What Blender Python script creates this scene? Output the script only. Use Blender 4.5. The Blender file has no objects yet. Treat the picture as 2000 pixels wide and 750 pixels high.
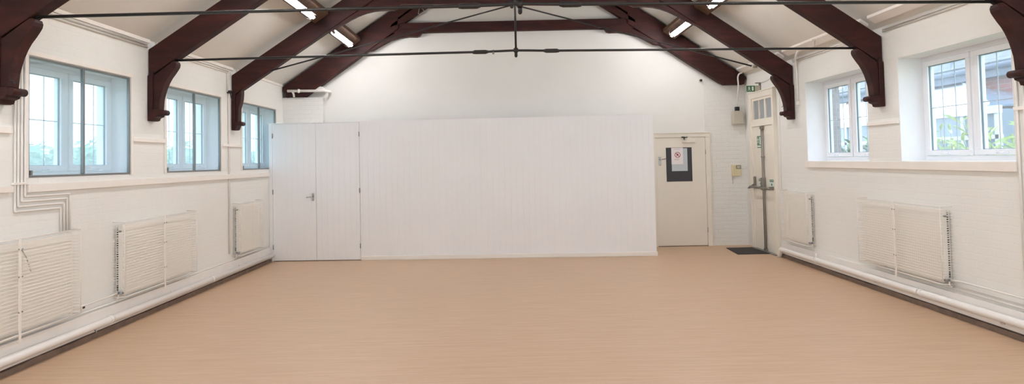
import bpy, math, random
from mathutils import Vector, Matrix
random.seed(7)
C = bpy.context.scene.collection
PI = math.pi
XL, XR, YR = -4.03, 4.374, 12.15          # inner faces of the side walls and the rear wall
PITCH = 0.6745                            # roof slope (rise per metre)
XC = (XL + XR) / 2
YN = -2.6                                 # wall behind the camera
WT = 0.36                                 # wall thickness

# ------------------------------------------------------------------ mesh builder
class MB:
    def __init__(s): s.v = []; s.f = []; s.m = []; s.sm = []
    def face(s, pts, m=0, smooth=False):
        i = len(s.v); s.v += [tuple(p) for p in pts]
        s.f.append(tuple(range(i, i + len(pts)))); s.m.append(m); s.sm.append(smooth)
    def box(s, x0, x1, y0, y1, z0, z1, m=0):
        if x0 > x1: x0, x1 = x1, x0
        if y0 > y1: y0, y1 = y1, y0
        if z0 > z1: z0, z1 = z1, z0
        s.hexa([(x0,y0,z0),(x1,y0,z0),(x1,y1,z0),(x0,y1,z0),(x0,y0,z1),(x1,y0,z1),(x1,y1,z1),(x0,y1,z1)], m)
        return s
    def hexa(s, p, m=0):
        i = len(s.v); s.v += [tuple(q) for q in p]
        for f in ((0,3,2,1),(4,5,6,7),(0,1,5,4),(1,2,6,5),(2,3,7,6),(3,0,4,7)):
            s.f.append(tuple(i + k for k in f)); s.m.append(m); s.sm.append(False)
        return s
    def prism(s, a, b, m=0):
        """two matching outlines a and b (lists of points) closed into a solid"""
        n = len(a); i = len(s.v); s.v += [tuple(q) for q in a] + [tuple(q) for q in b]
        s.f.append(tuple(range(i, i + n))[::-1]); s.f.append(tuple(range(i + n, i + 2 * n)))
        s.m += [m, m]; s.sm += [False, False]
        for k in range(n):
            l = (k + 1) % n
            s.f.append((i + k, i + l, i + n + l, i + n + k)); s.m.append(m); s.sm.append(False)
        return s
    def tube(s, path, r, n=10, m=0, caps=True, radii=None):
        P = [Vector(p) for p in path]; rings = []
        up = None
        for k, p in enumerate(P):
            if k == 0: t = P[1] - P[0]
            elif k == len(P) - 1: t = P[-1] - P[-2]
            else: t = (P[k+1] - P[k]).normalized() + (P[k] - P[k-1]).normalized()
            t.normalize()
            if up is None:
                up = Vector((0,0,1)) if abs(t.z) < .9 else Vector((0,1,0))
            a = t.cross(up)
            if a.length < 1e-4: a = t.cross(Vector((1,0,0)))
            a.normalize(); b = a.cross(t).normalized(); up = b
            rr = radii[k] if radii else r
            if 0 < k < len(P) - 1:
                c = (P[k+1] - P[k]).normalized().dot((P[k] - P[k-1]).normalized())
                rr_ = rr / max(.5, math.sqrt(max(0.0, (1 + c) / 2)))
            else: rr_ = rr
            i = len(s.v)
            for q in range(n):
                an = 2 * PI * q / n + PI / n
                s.v.append(tuple(p + (a * math.cos(an) + b * math.sin(an)) * rr_))
            rings.append(i)
        for k in range(len(rings) - 1):
            for q in range(n):
                w = (q + 1) % n
                s.f.append((rings[k] + q, rings[k] + w, rings[k+1] + w, rings[k+1] + q)); s.m.append(m); s.sm.append(n > 4)
        if caps:
            s.f.append(tuple(rings[0] + q for q in range(n))[::-1]); s.m.append(m); s.sm.append(False)
            s.f.append(tuple(rings[-1] + q for q in range(n))); s.m.append(m); s.sm.append(False)
        return s
    def cyl(s, a, b, r, n=16, m=0): return s.tube([a, b], r, n, m)
    def ball(s, c, r, n=10, m=0, sc=(1,1,1)):
        i = len(s.v); R = n // 2
        for a in range(R + 1):
            th = PI * a / R
            for b in range(n):
                ph = 2 * PI * b / n
                s.v.append((c[0] + r*sc[0]*math.sin(th)*math.cos(ph), c[1] + r*sc[1]*math.sin(th)*math.sin(ph), c[2] + r*sc[2]*math.cos(th)))
        for a in range(R):
            for b in range(n):
                w = (b + 1) % n
                s.f.append((i+a*n+b, i+(a+1)*n+b, i+(a+1)*n+w, i+a*n+w)); s.m.append(m); s.sm.append(True)
        return s

ORG = {}
def link_mesh(name, mb, mats, parent=None, bevel=0):
    me = bpy.data.meshes.new(name)
    o0 = ORG.get(parent.name, Vector((0,0,0))) if parent else Vector((0,0,0))
    me.from_pydata([(x - o0.x, y - o0.y, z - o0.z) for x, y, z in mb.v], [], mb.f)
    me.polygons.foreach_set('material_index', mb.m)
    me.polygons.foreach_set('use_smooth', mb.sm)
    if not isinstance(mats, (list, tuple)): mats = [mats]
    for m in mats: me.materials.append(m)
    import bmesh
    bm = bmesh.new(); bm.from_mesh(me)
    bmesh.ops.recalc_face_normals(bm, faces=bm.faces)
    bm.to_mesh(me); bm.free()
    ob = bpy.data.objects.new(name, me); C.objects.link(ob)
    if parent:
        ob.parent = parent
    ORG[ob.name] = o0
    if bevel:
        b = ob.modifiers.new('bevel', 'BEVEL'); b.width = bevel; b.segments = 2; b.limit_method = 'ANGLE'; b.angle_limit = math.radians(40)
    return ob
def tag(o, label=None, cat=None, group=None, kind=None):
    if label: o['label'] = label
    if cat: o['category'] = cat
    if group: o['group'] = group
    if kind: o['kind'] = kind
    return o
def thing(name, loc, label, cat, group=None, kind=None):
    o = bpy.data.objects.new(name, None); C.objects.link(o); o.location = loc
    o.empty_display_size = .1
    ORG[o.name] = Vector(loc)
    return tag(o, label, cat, group, kind)
def solo(name, mb, mats, label, cat, group=None, bevel=0):
    return tag(link_mesh(name, mb, mats, None, bevel), label, cat, group)
def struct(name, mb, mats, label, cat, parent=None, bevel=0):
    return tag(link_mesh(name, mb, mats, parent, bevel), label, cat, None, 'structure')

# ------------------------------------------------------------------ materials
def srgb(r, g, b):
    f = lambda c: (c/255/12.92) if c/255 <= .04045 else ((c/255 + .055)/1.055)**2.4
    return (f(r), f(g), f(b), 1)
class NT:
    def __init__(s, name):
        s.m = bpy.data.materials.new(name); s.m.use_nodes = True
        s.t = s.m.node_tree; s.b = s.t.nodes['Principled BSDF']
    def n(s, typ, **kw):
        x = s.t.nodes.new(typ)
        for k, v in kw.items():
            if k in x.inputs.keys(): x.inputs[k].default_value = v
            else: setattr(x, k, v)
        return x
    def l(s, a, b): s.t.links.new(a, b)
    def set(s, **kw):
        for k, v in kw.items(): s.b.inputs[k.replace('_', ' ')].default_value = v
        return s
def plain(name, col, rough=.5, metal=0, spec=.5, noise=0, nscale=8, bump=0, bscale=60):
    k = NT(name); k.set(Base_Color=col, Roughness=rough, Metallic=metal, Specular_IOR_Level=spec)
    tc = k.n('ShaderNodeTexCoord')
    nz = k.n('ShaderNodeTexNoise', Scale=nscale, Detail=4.0); k.l(tc.outputs['Object'], nz.inputs['Vector'])
    if noise:
        r = k.n('ShaderNodeValToRGB'); k.l(nz.outputs['Fac'], r.inputs['Fac'])
        r.color_ramp.elements[0].position = .3; r.color_ramp.elements[1].position = .7
        r.color_ramp.elements[0].color = tuple(c * (1 - noise) for c in col[:3]) + (1,)
        r.color_ramp.elements[1].color = col
        k.l(r.outputs['Color'], k.b.inputs['Base Color'])
    if bump:
        nb = k.n('ShaderNodeTexNoise', Scale=bscale, Detail=3.0); k.l(tc.outputs['Object'], nb.inputs['Vector'])
        bp = k.n('ShaderNodeBump', Strength=bump, Distance=.004); k.l(nb.outputs['Fac'], bp.inputs['Height']); k.l(bp.outputs['Normal'], k.b.inputs['Normal'])
    return k.m
def brick_paint(name, axis, col, strength=.5, bricks=True, col2=None, mortar=None):
    """masonry; axis 'Y' for walls that run along Y, 'X' for walls that run along X"""
    k = NT(name); k.set(Base_Color=col, Roughness=.55)
    tc = k.n('ShaderNodeTexCoord'); sp = k.n('ShaderNodeSeparateXYZ'); cb = k.n('ShaderNodeCombineXYZ')
    k.l(tc.outputs['Object'], sp.inputs[0]); k.l(sp.outputs[axis], cb.inputs['X']); k.l(sp.outputs['Z'], cb.inputs['Y'])
    nz = k.n('ShaderNodeTexNoise', Scale=11.0, Detail=5.0); k.l(tc.outputs['Object'], nz.inputs['Vector'])
    big = k.n('ShaderNodeTexNoise', Scale=.8, Detail=3.0); k.l(tc.outputs['Object'], big.inputs['Vector'])
    br = k.n('ShaderNodeTexBrick'); br.offset = .5
    for a, v in (('Scale', 1.0), ('Mortar Size', .011), ('Mortar Smooth', 1.0), ('Brick Width', .225), ('Row Height', .075), ('Bias', 0.0)): br.inputs[a].default_value = v
    wob = k.n('ShaderNodeMixRGB', blend_type='ADD', Fac=.035); k.l(cb.outputs[0], wob.inputs[1]); k.l(nz.outputs['Color'], wob.inputs[2]); k.l(wob.outputs[0], br.inputs['Vector'])
    if col2:
        br.inputs['Color1'].default_value = col; br.inputs['Color2'].default_value = col2; br.inputs['Mortar'].default_value = mortar
        k.l(br.outputs['Color'], k.b.inputs['Base Color'])
    else:
        r = k.n('ShaderNodeValToRGB'); k.l(big.outputs['Fac'], r.inputs['Fac'])
        r.color_ramp.elements[0].position = .3; r.color_ramp.elements[1].position = .7
        r.color_ramp.elements[0].color = tuple(c * .95 for c in col[:3]) + (1,); r.color_ramp.elements[1].color = col
        k.l(r.outputs['Color'], k.b.inputs['Base Color'])
    inv = k.n('ShaderNodeMath', operation='MULTIPLY'); inv.inputs[1].default_value = -1.0 if bricks else 0.0
    k.l(br.outputs['Fac'], inv.inputs[0])
    add = k.n('ShaderNodeMath', operation='ADD'); k.l(inv.outputs[0], add.inputs[0])
    sc = k.n('ShaderNodeMath', operation='MULTIPLY'); sc.inputs[1].default_value = 1.1; k.l(nz.outputs['Fac'], sc.inputs[0]); k.l(sc.outputs[0], add.inputs[1])
    bp = k.n('ShaderNodeBump', Strength=strength, Distance=.005); k.l(add.outputs[0], bp.inputs['Height']); k.l(bp.outputs['Normal'], k.b.inputs['Normal'])
    return k.m
WHITE = srgb(233, 231, 225)
M = {}
M['wall_y'] = brick_paint('painted brick side wall', 'Y', WHITE, .14)
M['wall_x'] = brick_paint('painted brick rear wall', 'X', WHITE, .5)
M['plaster'] = plain('white plaster', WHITE, .7, noise=.04, nscale=1.5, bump=.25, bscale=25)
M['ceiling'] = plain('off white ceiling boards', srgb(227, 223, 216), .75, noise=.10, nscale=1.1, bump=.1, bscale=12)
M['reveal'] = plain('white painted reveal', srgb(240, 240, 240), .6, noise=.03, bump=.2, bscale=30)
M['gloss'] = plain('white gloss paint', srgb(240, 234, 226), .35, noise=.03, nscale=3)
M['rail'] = plain('white painted timber rail', srgb(238, 231, 223), .45, noise=.04, nscale=4)
M['pipe'] = plain('white painted pipe', srgb(236, 231, 225), .32, noise=.04, nscale=6)
M['board'] = plain('white matchboard paint', srgb(240, 239, 238), .45, noise=.03, nscale=1.2)
M['cream'] = plain('cream door paint', srgb(236, 229, 215), .4, noise=.03, nscale=2)
M['radiator'] = plain('cream radiator enamel', srgb(232, 228, 219), .3)
M['wire'] = plain('white coated wire', srgb(236, 230, 222), .4)
M['rad_dark'] = plain('dark radiator interior', srgb(92, 84, 76), .7)
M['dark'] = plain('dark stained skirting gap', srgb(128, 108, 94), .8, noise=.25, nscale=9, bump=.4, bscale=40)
M['upvc'] = plain('white plastic window frame', srgb(238, 240, 243), .25)
M['gasket'] = plain('black rubber gasket', srgb(120, 130, 136), .6)
M['lead'] = plain('pale grey glazing bar', srgb(186, 196, 202), .4)
M['alu'] = plain('grey aluminium frame', srgb(130, 132, 130), .35, metal=.6)
M['steel'] = plain('grey painted steel', srgb(140, 134, 126), .35, metal=.5)
M['chrome'] = plain('polished chrome', srgb(190, 190, 190), .18, metal=1)
M['hinge'] = plain('dull steel hinge', srgb(150, 150, 150), .4, metal=.8)
M['black'] = plain('black plastic', srgb(28, 27, 26), .4)
M['iron'] = plain('black painted iron', srgb(48, 45, 44), .38, metal=.35, noise=.3, nscale=30)
M['mat'] = plain('dark grey entrance mat', srgb(62, 58, 56), .95, noise=.3, nscale=90, bump=.8, bscale=220)
M['boxgrey'] = plain('grey plastic box', srgb(188, 182, 166), .5)
M['phone'] = plain('ivory plastic', srgb(226, 214, 178), .4)
M['lcd'] = plain('grey display', srgb(120, 118, 108), .2)
M['panel_black'] = plain('black notice panel', srgb(58, 57, 60), .5, noise=.15, nscale=20)
M['paper'] = plain('white paper', srgb(235, 228, 228), .7)
M['paper_blue'] = plain('pale blue grey paper', srgb(196, 204, 208), .7)
M['red'] = plain('dark red print', srgb(150, 60, 72), .6)
M['printgrey'] = plain('pale print', srgb(190, 178, 180), .6)
M['green'] = plain('green sign', srgb(60, 110, 80), .45)
M['signwhite'] = plain('white sign print', srgb(222, 232, 220), .45)
M['frost'] = plain('grey frosted glass', srgb(150, 156, 160), .15)
M['body'] = plain('light fitting enamel', srgb(150, 142, 136), .5)
M['slate'] = None

def wood(name, c0, c1, c2, rough=.42):
    k = NT(name); k.set(Roughness=.58, Specular_IOR_Level=.22)
    tc = k.n('ShaderNodeTexCoord'); mp = k.n('ShaderNodeMapping'); mp.inputs['Scale'].default_value = (1.2, 5, 5); k.l(tc.outputs['Object'], mp.inputs['Vector'])
    nz = k.n('ShaderNodeTexNoise', Scale=2.2, Detail=7.0, Roughness=.6); k.l(mp.outputs[0], nz.inputs['Vector'])
    r = k.n('ShaderNodeValToRGB'); k.l(nz.outputs['Fac'], r.inputs['Fac'])
    e = r.color_ramp.elements; e[0].position = .3; e[0].color = c0; e[1].position = .72; e[1].color = c2
    x = r.color_ramp.elements.new(.5); x.color = c1
    k.l(r.outputs['Color'], k.b.inputs['Base Color'])
    bp = k.n('ShaderNodeBump', Strength=.25, Distance=.004); k.l(nz.outputs['Fac'], bp.inputs['Height']); k.l(bp.outputs['Normal'], k.b.inputs['Normal'])
    return k.m
M['timber'] = wood('dark red brown stained timber', srgb(40, 23, 20), srgb(54, 28, 25), srgb(72, 36, 31))
M['purlin'] = wood('mid brown purlin timber', srgb(84, 62, 50), srgb(98, 74, 60), srgb(112, 86, 70))

def floor_mat():
    k = NT('tan vinyl floor'); k.set(Roughness=.42, Specular_IOR_Level=.35)
    tc = k.n('ShaderNodeTexCoord')
    mp = k.n('ShaderNodeMapping'); mp.inputs['Scale'].default_value = (.55, 9, 1); k.l(tc.outputs['Object'], mp.inputs['Vector'])
    a = k.n('ShaderNodeTexNoise', Scale=2.4, Detail=8.0, Roughness=.65); k.l(mp.outputs[0], a.inputs['Vector'])
    mp2 = k.n('ShaderNodeMapping'); mp2.inputs['Scale'].default_value = (2.2, 60, 1); k.l(tc.outputs['Object'], mp2.inputs['Vector'])
    b = k.n('ShaderNodeTexNoise', Scale=2.0, Detail=4.0); k.l(mp2.outputs[0], b.inputs['Vector'])
    mx = k.n('ShaderNodeMixRGB', Fac=.4); k.l(a.outputs['Fac'], mx.inputs[1]); k.l(b.outputs['Fac'], mx.inputs[2])
    r = k.n('ShaderNodeValToRGB'); k.l(mx.outputs[0], r.inputs['Fac'])
    e = r.color_ramp.elements; e[0].position = .33; e[0].color = srgb(187, 154, 123); e[1].position = .68; e[1].color = srgb(210, 181, 153)
    x = e.new(.5); x.color = srgb(199, 168, 138)
    # sparse pale flecks
    mp3 = k.n('ShaderNodeMapping'); mp3.inputs['Scale'].default_value = (2.0, 26, 1); k.l(tc.outputs['Object'], mp3.inputs['Vector'])
    f = k.n('ShaderNodeTexNoise', Scale=1.6, Detail=2.0); k.l(mp3.outputs[0], f.inputs['Vector'])
    fr = k.n('ShaderNodeValToRGB'); k.l(f.outputs['Fac'], fr.inputs['Fac']); fr.color_ramp.elements[0].position = .7; fr.color_ramp.elements[1].position = .8
    fm = k.n('ShaderNodeMath', operation='MULTIPLY'); fm.inputs[1].default_value = .4; k.l(fr.outputs['Color'], fm.inputs[0])
    mm = k.n('ShaderNodeMixRGB'); k.l(fm.outputs[0], mm.inputs[0]); k.l(r.outputs['Color'], mm.inputs[1]); mm.inputs[2].default_value = srgb(226, 196, 170)
    k.l(mm.outputs[0], k.b.inputs['Base Color'])
    rr = k.n('ShaderNodeMapRange'); rr.inputs['To Min'].default_value = .36; rr.inputs['To Max'].default_value = .5; k.l(a.outputs['Fac'], rr.inputs['Value']); k.l(rr.outputs[0], k.b.inputs['Roughness'])
    bp = k.n('ShaderNodeBump', Strength=.08, Distance=.002); k.l(a.outputs['Fac'], bp.inputs['Height']); k.l(bp.outputs['Normal'], k.b.inputs['Normal'])
    return k.m
M['floor'] = floor_mat()

def glass(name, tint, gloss=.08, veil=0.0, veilcol=(.85, .93, 1, 1)):
    m = bpy.data.materials.new(name); m.use_nodes = True; t = m.node_tree; t.nodes.clear()
    out = t.nodes.new('ShaderNodeOutputMaterial'); tr = t.nodes.new('ShaderNodeBsdfTransparent'); tr.inputs[0].default_value = tint
    gl = t.nodes.new('ShaderNodeBsdfGlossy'); gl.inputs['Roughness'].default_value = .03
    fr = t.nodes.new('ShaderNodeFresnel'); fr.inputs[0].default_value = 1.45
    mu = t.nodes.new('ShaderNodeMath'); mu.operation = 'MULTIPLY'; mu.inputs[1].default_value = gloss * 10; mu.use_clamp = True
    t.links.new(fr.outputs[0], mu.inputs[0])
    mx = t.nodes.new('ShaderNodeMixShader'); t.links.new(mu.outputs[0], mx.inputs[0]); t.links.new(tr.outputs[0], mx.inputs[1]); t.links.new(gl.outputs[0], mx.inputs[2])
    last = mx
    if veil:  # whitish layer paints outdoor haze and glare into the pane
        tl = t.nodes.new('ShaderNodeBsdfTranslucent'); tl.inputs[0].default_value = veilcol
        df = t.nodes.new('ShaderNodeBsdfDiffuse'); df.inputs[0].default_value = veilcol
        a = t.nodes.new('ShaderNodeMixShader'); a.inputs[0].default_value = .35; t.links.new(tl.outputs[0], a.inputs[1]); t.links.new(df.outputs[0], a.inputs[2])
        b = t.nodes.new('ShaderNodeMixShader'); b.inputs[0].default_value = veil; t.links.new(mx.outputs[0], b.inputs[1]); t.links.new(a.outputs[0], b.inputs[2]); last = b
    t.links.new(last.outputs[0], out.inputs[0])
    return m
M['glass'] = glass('window glass with faint painted haze', (.98, .99, 1, 1), .04, .05, (.84, .92, 1, 1))
M['glass_left'] = glass('outer window glass with painted haze', (.96, .99, 1, 1), .03, .16, (.84, .94, 1, 1))
M['glass2'] = glass('pale blue secondary glazing with painted haze', (.945, .985, 1.0, 1), .03, .07, (.8, .93, 1, 1))

def emis(name, col, s):
    m = bpy.data.materials.new(name); m.use_nodes = True; t = m.node_tree
    b = t.nodes['Principled BSDF']; b.inputs['Base Color'].default_value = (1, 1, 1, 1)
    b.inputs['Emission Color'].default_value = col; b.inputs['Emission Strength'].default_value = s
    return m
M['tube'] = emis('lit fluorescent tube', (.97, .97, 1.0, 1), 96)

# ------------------------------------------------------------------ room shell
struct('floor', MB().box(XL - WT, XR + WT, YN - .3, YR + .3, -.12, 0), M['floor'], 'tan vinyl floor with fine crosswise streaks', 'floor')

# side walls with window openings (y0, y1)
WZ0, WZ1 = 1.517, 2.665
WINL = [(5.585, 7.12), (7.865, 9.375), (10.135, 11.63)]
LZ0, LZ1 = 1.555, 2.60
WINR = [(5.73, 7.395), (8.04, 9.68)]
def wall_with_holes(side, holes, z0, z1, ztop):
    mb = MB(); a, b = (XL - WT, XL) if side < 0 else (XR, XR + WT)
    ys = [YN - .3] + [q for h in holes for q in h] + [YR + .3]
    for k in range(0, len(ys), 2): mb.box(a, b, ys[k], ys[k+1], -.12, ztop)
    for h in holes:
        mb.box(a, b, h[0], h[1], -.12, z0); mb.box(a, b, h[0], h[1], z1, ztop)
    return mb
HAFT = [(y0, y0 + 1.62) for y0 in (-1.2, 1.15, 3.45)]  # extra side windows, added unseen to bring in more daylight
struct('wall_left', wall_with_holes(-1, [(h[0] - .1, h[1] - .1) for h in HAFT] + WINL, LZ0, LZ1, 3.07), M['wall_y'], 'left side wall of white painted brick', 'wall')
struct('wall_right', wall_with_holes(1, HAFT + WINR, WZ0, WZ1, 3.07), M['wall_y'], 'right side wall of white painted brick', 'wall')

def gable(y0, y1, mats_brick):
    mb = MB()
    mb.box(XL, XR, y0, y1, -.12, 3.05, 0)
    a = [(XL, y0, 3.05), (XR, y0, 3.05), (XC, y0, 3.05 + PITCH * (XC - XL) + .02)]
    mb.prism(a, [(x, y1, z) for x, y, z in a], 0)
    return mb
mb = gable(YR, YR + .3, 0)
# shallow brick piers at both ends of the rear wall
mb.box(XL, -3.30, YR - .13, YR, 0, 2.84, 1)
mb.box(3.70, XR, YR - .012, YR, 0, 3.0, 1)
mb.box(3.63, 3.70, YR - .012, YR, 2.05, 3.0, 1)
struct('wall_rear', mb, [M['plaster'], M['wall_x']], 'white plastered gable wall with painted brick ends', 'wall')
GX0, GX1, GZ0, GZ1 = -2.3, 2.65, 1.3, 3.9  # opening of the added gable window, cool fill light for the rear
mb = MB(); mb.box(XL, GX0, YN - .3, YN, -.12, 3.05); mb.box(GX1, XR, YN - .3, YN, -.12, 3.05); mb.box(GX0, GX1, YN - .3, YN, -.12, GZ0)
zt = lambda x: 3.05 + PITCH * (min(x - XL, XR - x)) + .02
pr = [(XL, 3.05), (GX0, 3.05), (GX0, GZ1), (GX1, GZ1), (GX1, 3.05), (XR, 3.05), (XR - .001, 3.07), (GX1, zt(GX1)), (XC, zt(XC)), (GX0, zt(GX0)), (XL + .001, 3.07)]
for pg in ([(XL, 3.05), (GX0, 3.05), (GX0, zt(GX0))], [(GX1, 3.05), (XR, 3.05), (GX1, zt(GX1))], [(GX0, GZ1), (GX1, GZ1), (GX1, zt(GX1)), (XC, zt(XC)), (GX0, zt(GX0))]):
    mb.prism([(x, YN - .3, z) for x, z in pg], [(x, YN, z) for x, z in pg])
struct('wall_front', mb, M['plaster'], 'plain white gable wall behind the viewer', 'wall')
mb = MB()
for s, xw in ((1, XL), (-1, XR)):
    a = [(xw - s*WT, 3.07 - PITCH*WT), (XC, 3.07 + PITCH*(XC - XL)), (XC, 3.25 + PITCH*(XC - XL)), (xw - s*WT, 3.25 - PITCH*WT)]
    mb.prism([(x, YN - .3, z) for x, z in a], [(x, YR + .3, z) for x, z in a])
struct('ceiling', mb, M['ceiling'], 'pale sloping ceiling between the dark trusses', 'ceiling')

# ------------------------------------------------------------------ roof trusses
TRUSS = [(5.20, 5.42), (7.47, 7.66), (9.755, 10.05), (11.98, 11.98)]
def tY(k, x, off=0.0):
    a, b = TRUSS[k]; return a + (x - XL) * (b - a) / (XR - XL) + off
def slab(k, prof, o0, o1, mb=None):
    mb = mb or MB()
    return mb.prism([(x, tY(k, x, o0), z) for x, z in prof], [(x, tY(k, x, o1), z) for x, z in prof])
BR = [(0.062, 2.66), (0.062, 2.28), (0.125, 2.28), (0.130, 2.34), (0.136, 2.398), (0.152, 2.46), (0.172, 2.525), (0.20, 2.59), (0.228, 2.64), (0.265, 2.69), (0.295, 2.735),
      (0.312, 2.765), (0.318, 2.795), (0.308, 2.825), (0.28, 2.822)]
BR3 = [(0.062, 2.66), (0.062, 2.28), (0.10, 2.28), (0.10, 2.312), (0.103, 2.40), (0.106, 2.471), (0.125, 2.53), (0.14, 2.60), (0.146, 2.66), (0.148, 2.71), (0.148, 2.735)]
def mirror(side, prof): return [((XL + d) if side < 0 else (XR - d), z) for d, z in prof]
tlabels = ['dark timber roof truss nearest the viewer, only its feet in view',
           'dark timber roof truss second from the viewer, with level tie rod and upright rod',
           'dark timber roof truss with rods sloping up to its collar, next to the rear one',
           'dark timber roof truss set against the rear gable wall, without iron rods']
CAMBER = .035
for k in range(4):
    root = thing('roof_truss', (XC, tY(k, XC), 3.0), tlabels[k], 'roof truss', 'dark timber roof trusses')
    rear = k == 3
    t0, t1 = (0.0, .16) if rear else (0.0, .13)
    top, bot = (3.035, 2.62) if rear else (2.962, 2.64)
    half = XC - XL
    for side in (-1, 1):
        d0 = 0.012
        foot = [(d0, top), (half, top + PITCH * half), (half, bot + PITCH * half)]
        if rear: foot = foot[:2] + [(half, bot + .205 + PITCH * half), (2.12, bot + .205 + PITCH * 2.12), (2.12, bot + PITCH * 2.12)]
        if rear:
            if side < 0: foot += [(.40, bot + PITCH*.40 - .05), (.36, 2.845), (.06, 2.845), (.06, 2.93), (d0, 2.95)]
            else: foot += [(.48, bot + PITCH*.48), (.40, 2.905), (.05, 2.905), (.03, 2.99), (d0, 2.99)]
        else: foot += [(d0, bot + PITCH * d0)]
        link_mesh('rafter', slab(k, mirror(side, foot), t0, t1), M['timber'], root, .008)
        knee = [(1.50, bot + PITCH*1.50 + .04), (1.50, bot + PITCH*1.5), (1.555, bot + PITCH*1.555 - .012), (1.60, 3.66), (1.65, 3.668), (1.72, 3.71), (1.82, 3.765), (1.98, 3.845), (2.14, 3.885), (2.30, 3.905)]
        if rear: knee += [(2.45, 3.90), (2.50, 3.915), (2.54, 3.975), (2.62, 3.975), (2.62, 4.0), (2.2, 4.05)]
        else: knee = [(1.42, bot + PITCH*1.42 + .04), (1.42, bot + PITCH*1.42), (1.52, 3.635), (1.62, 3.69), (1.74, 3.762), (1.87, 3.825), (1.98, 3.865), (2.10, 3.892), (2.22, 3.903), (2.40, 3.903), (2.46, 3.93), (2.50, 3.985), (2.6, 3.99), (2.6, 4.02), (2.2, 4.08)]
        link_mesh('arched_brace', slab(k, mirror(side, knee), t0 + .02, t1 - .02), M['timber'], root, .005)
        if rear:
            strip = [(2.18, 4.157), (2.24, 4.157), (half, bot + PITCH*half - .012), (half, bot + PITCH*half + .165), (2.0, bot + PITCH*2.0 + .165), (1.96, bot + PITCH*1.96 + .12)]
            link_mesh('inner_rafter', slab(k, mirror(side, strip), t0 + .0, t1 - .05), M['timber'], root, .004)
            back = [(1.97, bot + PITCH*1.97 + .10), (half, bot + PITCH*half + .10), (half, bot + PITCH*half + .25), (1.97, bot + PITCH*1.97 + .25)]
            link_mesh('backing_board', slab(k, mirror(side, back), t0 + .10, t1 - .01), M['timber'], root)
        if not rear:
            bp_ = BR3 if (k == 2 and side < 0) else BR
            link_mesh('wall_post', slab(k, mirror(side, [(0.004, 2.15), (0.062, 2.15), (0.062, 2.72), (0.004, 2.66)]), t0 - .012, t1), M['timber'], root, .006)
            b = link_mesh('curved_bracket', slab(k, mirror(side, bp_), t0, t1 - .01), M['timber'], root, .006)
            e = .10 if bp_ is BR3 else .13
            pm = slab(k, mirror(side, [(0.0625, 2.155), (0.066, 2.155), (0.078, 2.185), (e - .015, 2.20), (e - .01, 2.215), (e, 2.22), (e, 2.28), (0.0625, 2.28)]), t0 - .02, t1 + .01)
            cx = XL + e + .022 if side < 0 else XR - e - .022
            pm.cyl((cx, tY(k, cx, t0 - .02), 2.246), (cx, tY(k, cx, t1 + .01), 2.246), .031, 16)
            link_mesh('pendant_roll', pm, M['timber'], b)
            # small screw hook on the bracket
            if (k, side) in ((0, -1), (2, 1)):
                hx = XL + .165 if side < 0 else XR - .165; s2 = 1 if side < 0 else -1
                hy = tY(k, hx, -.0)
                pts = [(hx - s2*.03, hy, 2.335)]
                for q in range(9):
                    an = PI * q / 8
                    pts.append((hx + s2*.014 - s2*.018*math.cos(an) , hy, 2.33 + (-.02 if side < 0 else .02) * math.sin(an)))
                link_mesh('hook', MB().tube(pts, .0035, 6), M['iron'], b)
    cb = [(XC - 2.32, 3.975), (XC + 2.32, 3.975), (XC + 2.12, 4.157), (XC - 2.12, 4.157)] if rear else [(XC - 2.25, 3.985), (XC + 2.25, 3.985), (XC + 2.25, 4.18), (XC - 2.25, 4.18)]
    link_mesh('collar_beam', slab(k, cb, t0 + .03, t1 - .03), M['timber'], root, .006)
    ym = .05
    if k in (0, 1):
        zl = 2.838
        ctr = XC - .035
        P = [(XL + .29, zl), (ctr - .35, zl + CAMBER), (ctr, zl + CAMBER + .01), (ctr + .35, zl + CAMBER), (XR - .32, zl)]
        if k == 0: P = [(x, z + .005) for x, z in P]
        rod = link_mesh('tie_rod', MB().tube([(x, tY(k, x, ym), z) for x, z in P], .0135, 10), M['iron'], root)
        for s in (-1, 1):
            xa, xb = (ctr + s*.32, ctr + s*.50); z = P[1][1] - .002
            link_mesh('turnbuckle', MB().tube([(xa, tY(k, xa, ym), z + .002), (xa + s*.03, tY(k, xa, ym), z), (xb - s*.03, tY(k, xb, ym), z), (xb, tY(k, xb, ym), z - .004)], .02, 12, radii=[.016, .024, .024, .016]), M['iron'], rod)
        link_mesh('king_rod', MB().tube([(ctr, tY(k, ctr, ym), zl + CAMBER - .01), (ctr, tY(k, ctr, ym), 4.0)], .013, 10), M['iron'], root)
        nt = MB().cyl((ctr, tY(k, ctr, ym), zl + CAMBER - .055), (ctr, tY(k, ctr, ym), zl + CAMBER - .012), .019, 8); nt.ball((ctr, tY(k, ctr, ym), zl + CAMBER - .055), .018)
        nt.cyl((ctr, tY(k, ctr, ym), zl + CAMBER - .012), (ctr, tY(k, ctr, ym), zl + CAMBER + .035), .026, 12)
        link_mesh('end_nut', nt, M['iron'], rod)
        if k == 1:
            cl = ctr - .26
            link_mesh('cable_clip', MB().cyl((cl, tY(k, cl, ym), zl + .005), (cl, tY(k, cl, ym), zl + CAMBER + .02), .012, 8), M['steel'], rod)
        if k == 0:
            hx = -.672; hz = 2.875; hy = tY(k, hx, ym)
            pts = [(hx, hy, hz + .01), (hx - .015, hy, hz - .055), (hx + .008, hy, hz - .06), (hx + .035, hy, hz - .035), (hx + .005, hy, hz + .0)]
            link_mesh('wire_loop', MB().tube(pts, .0025, 6), M['steel'], rod)
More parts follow.
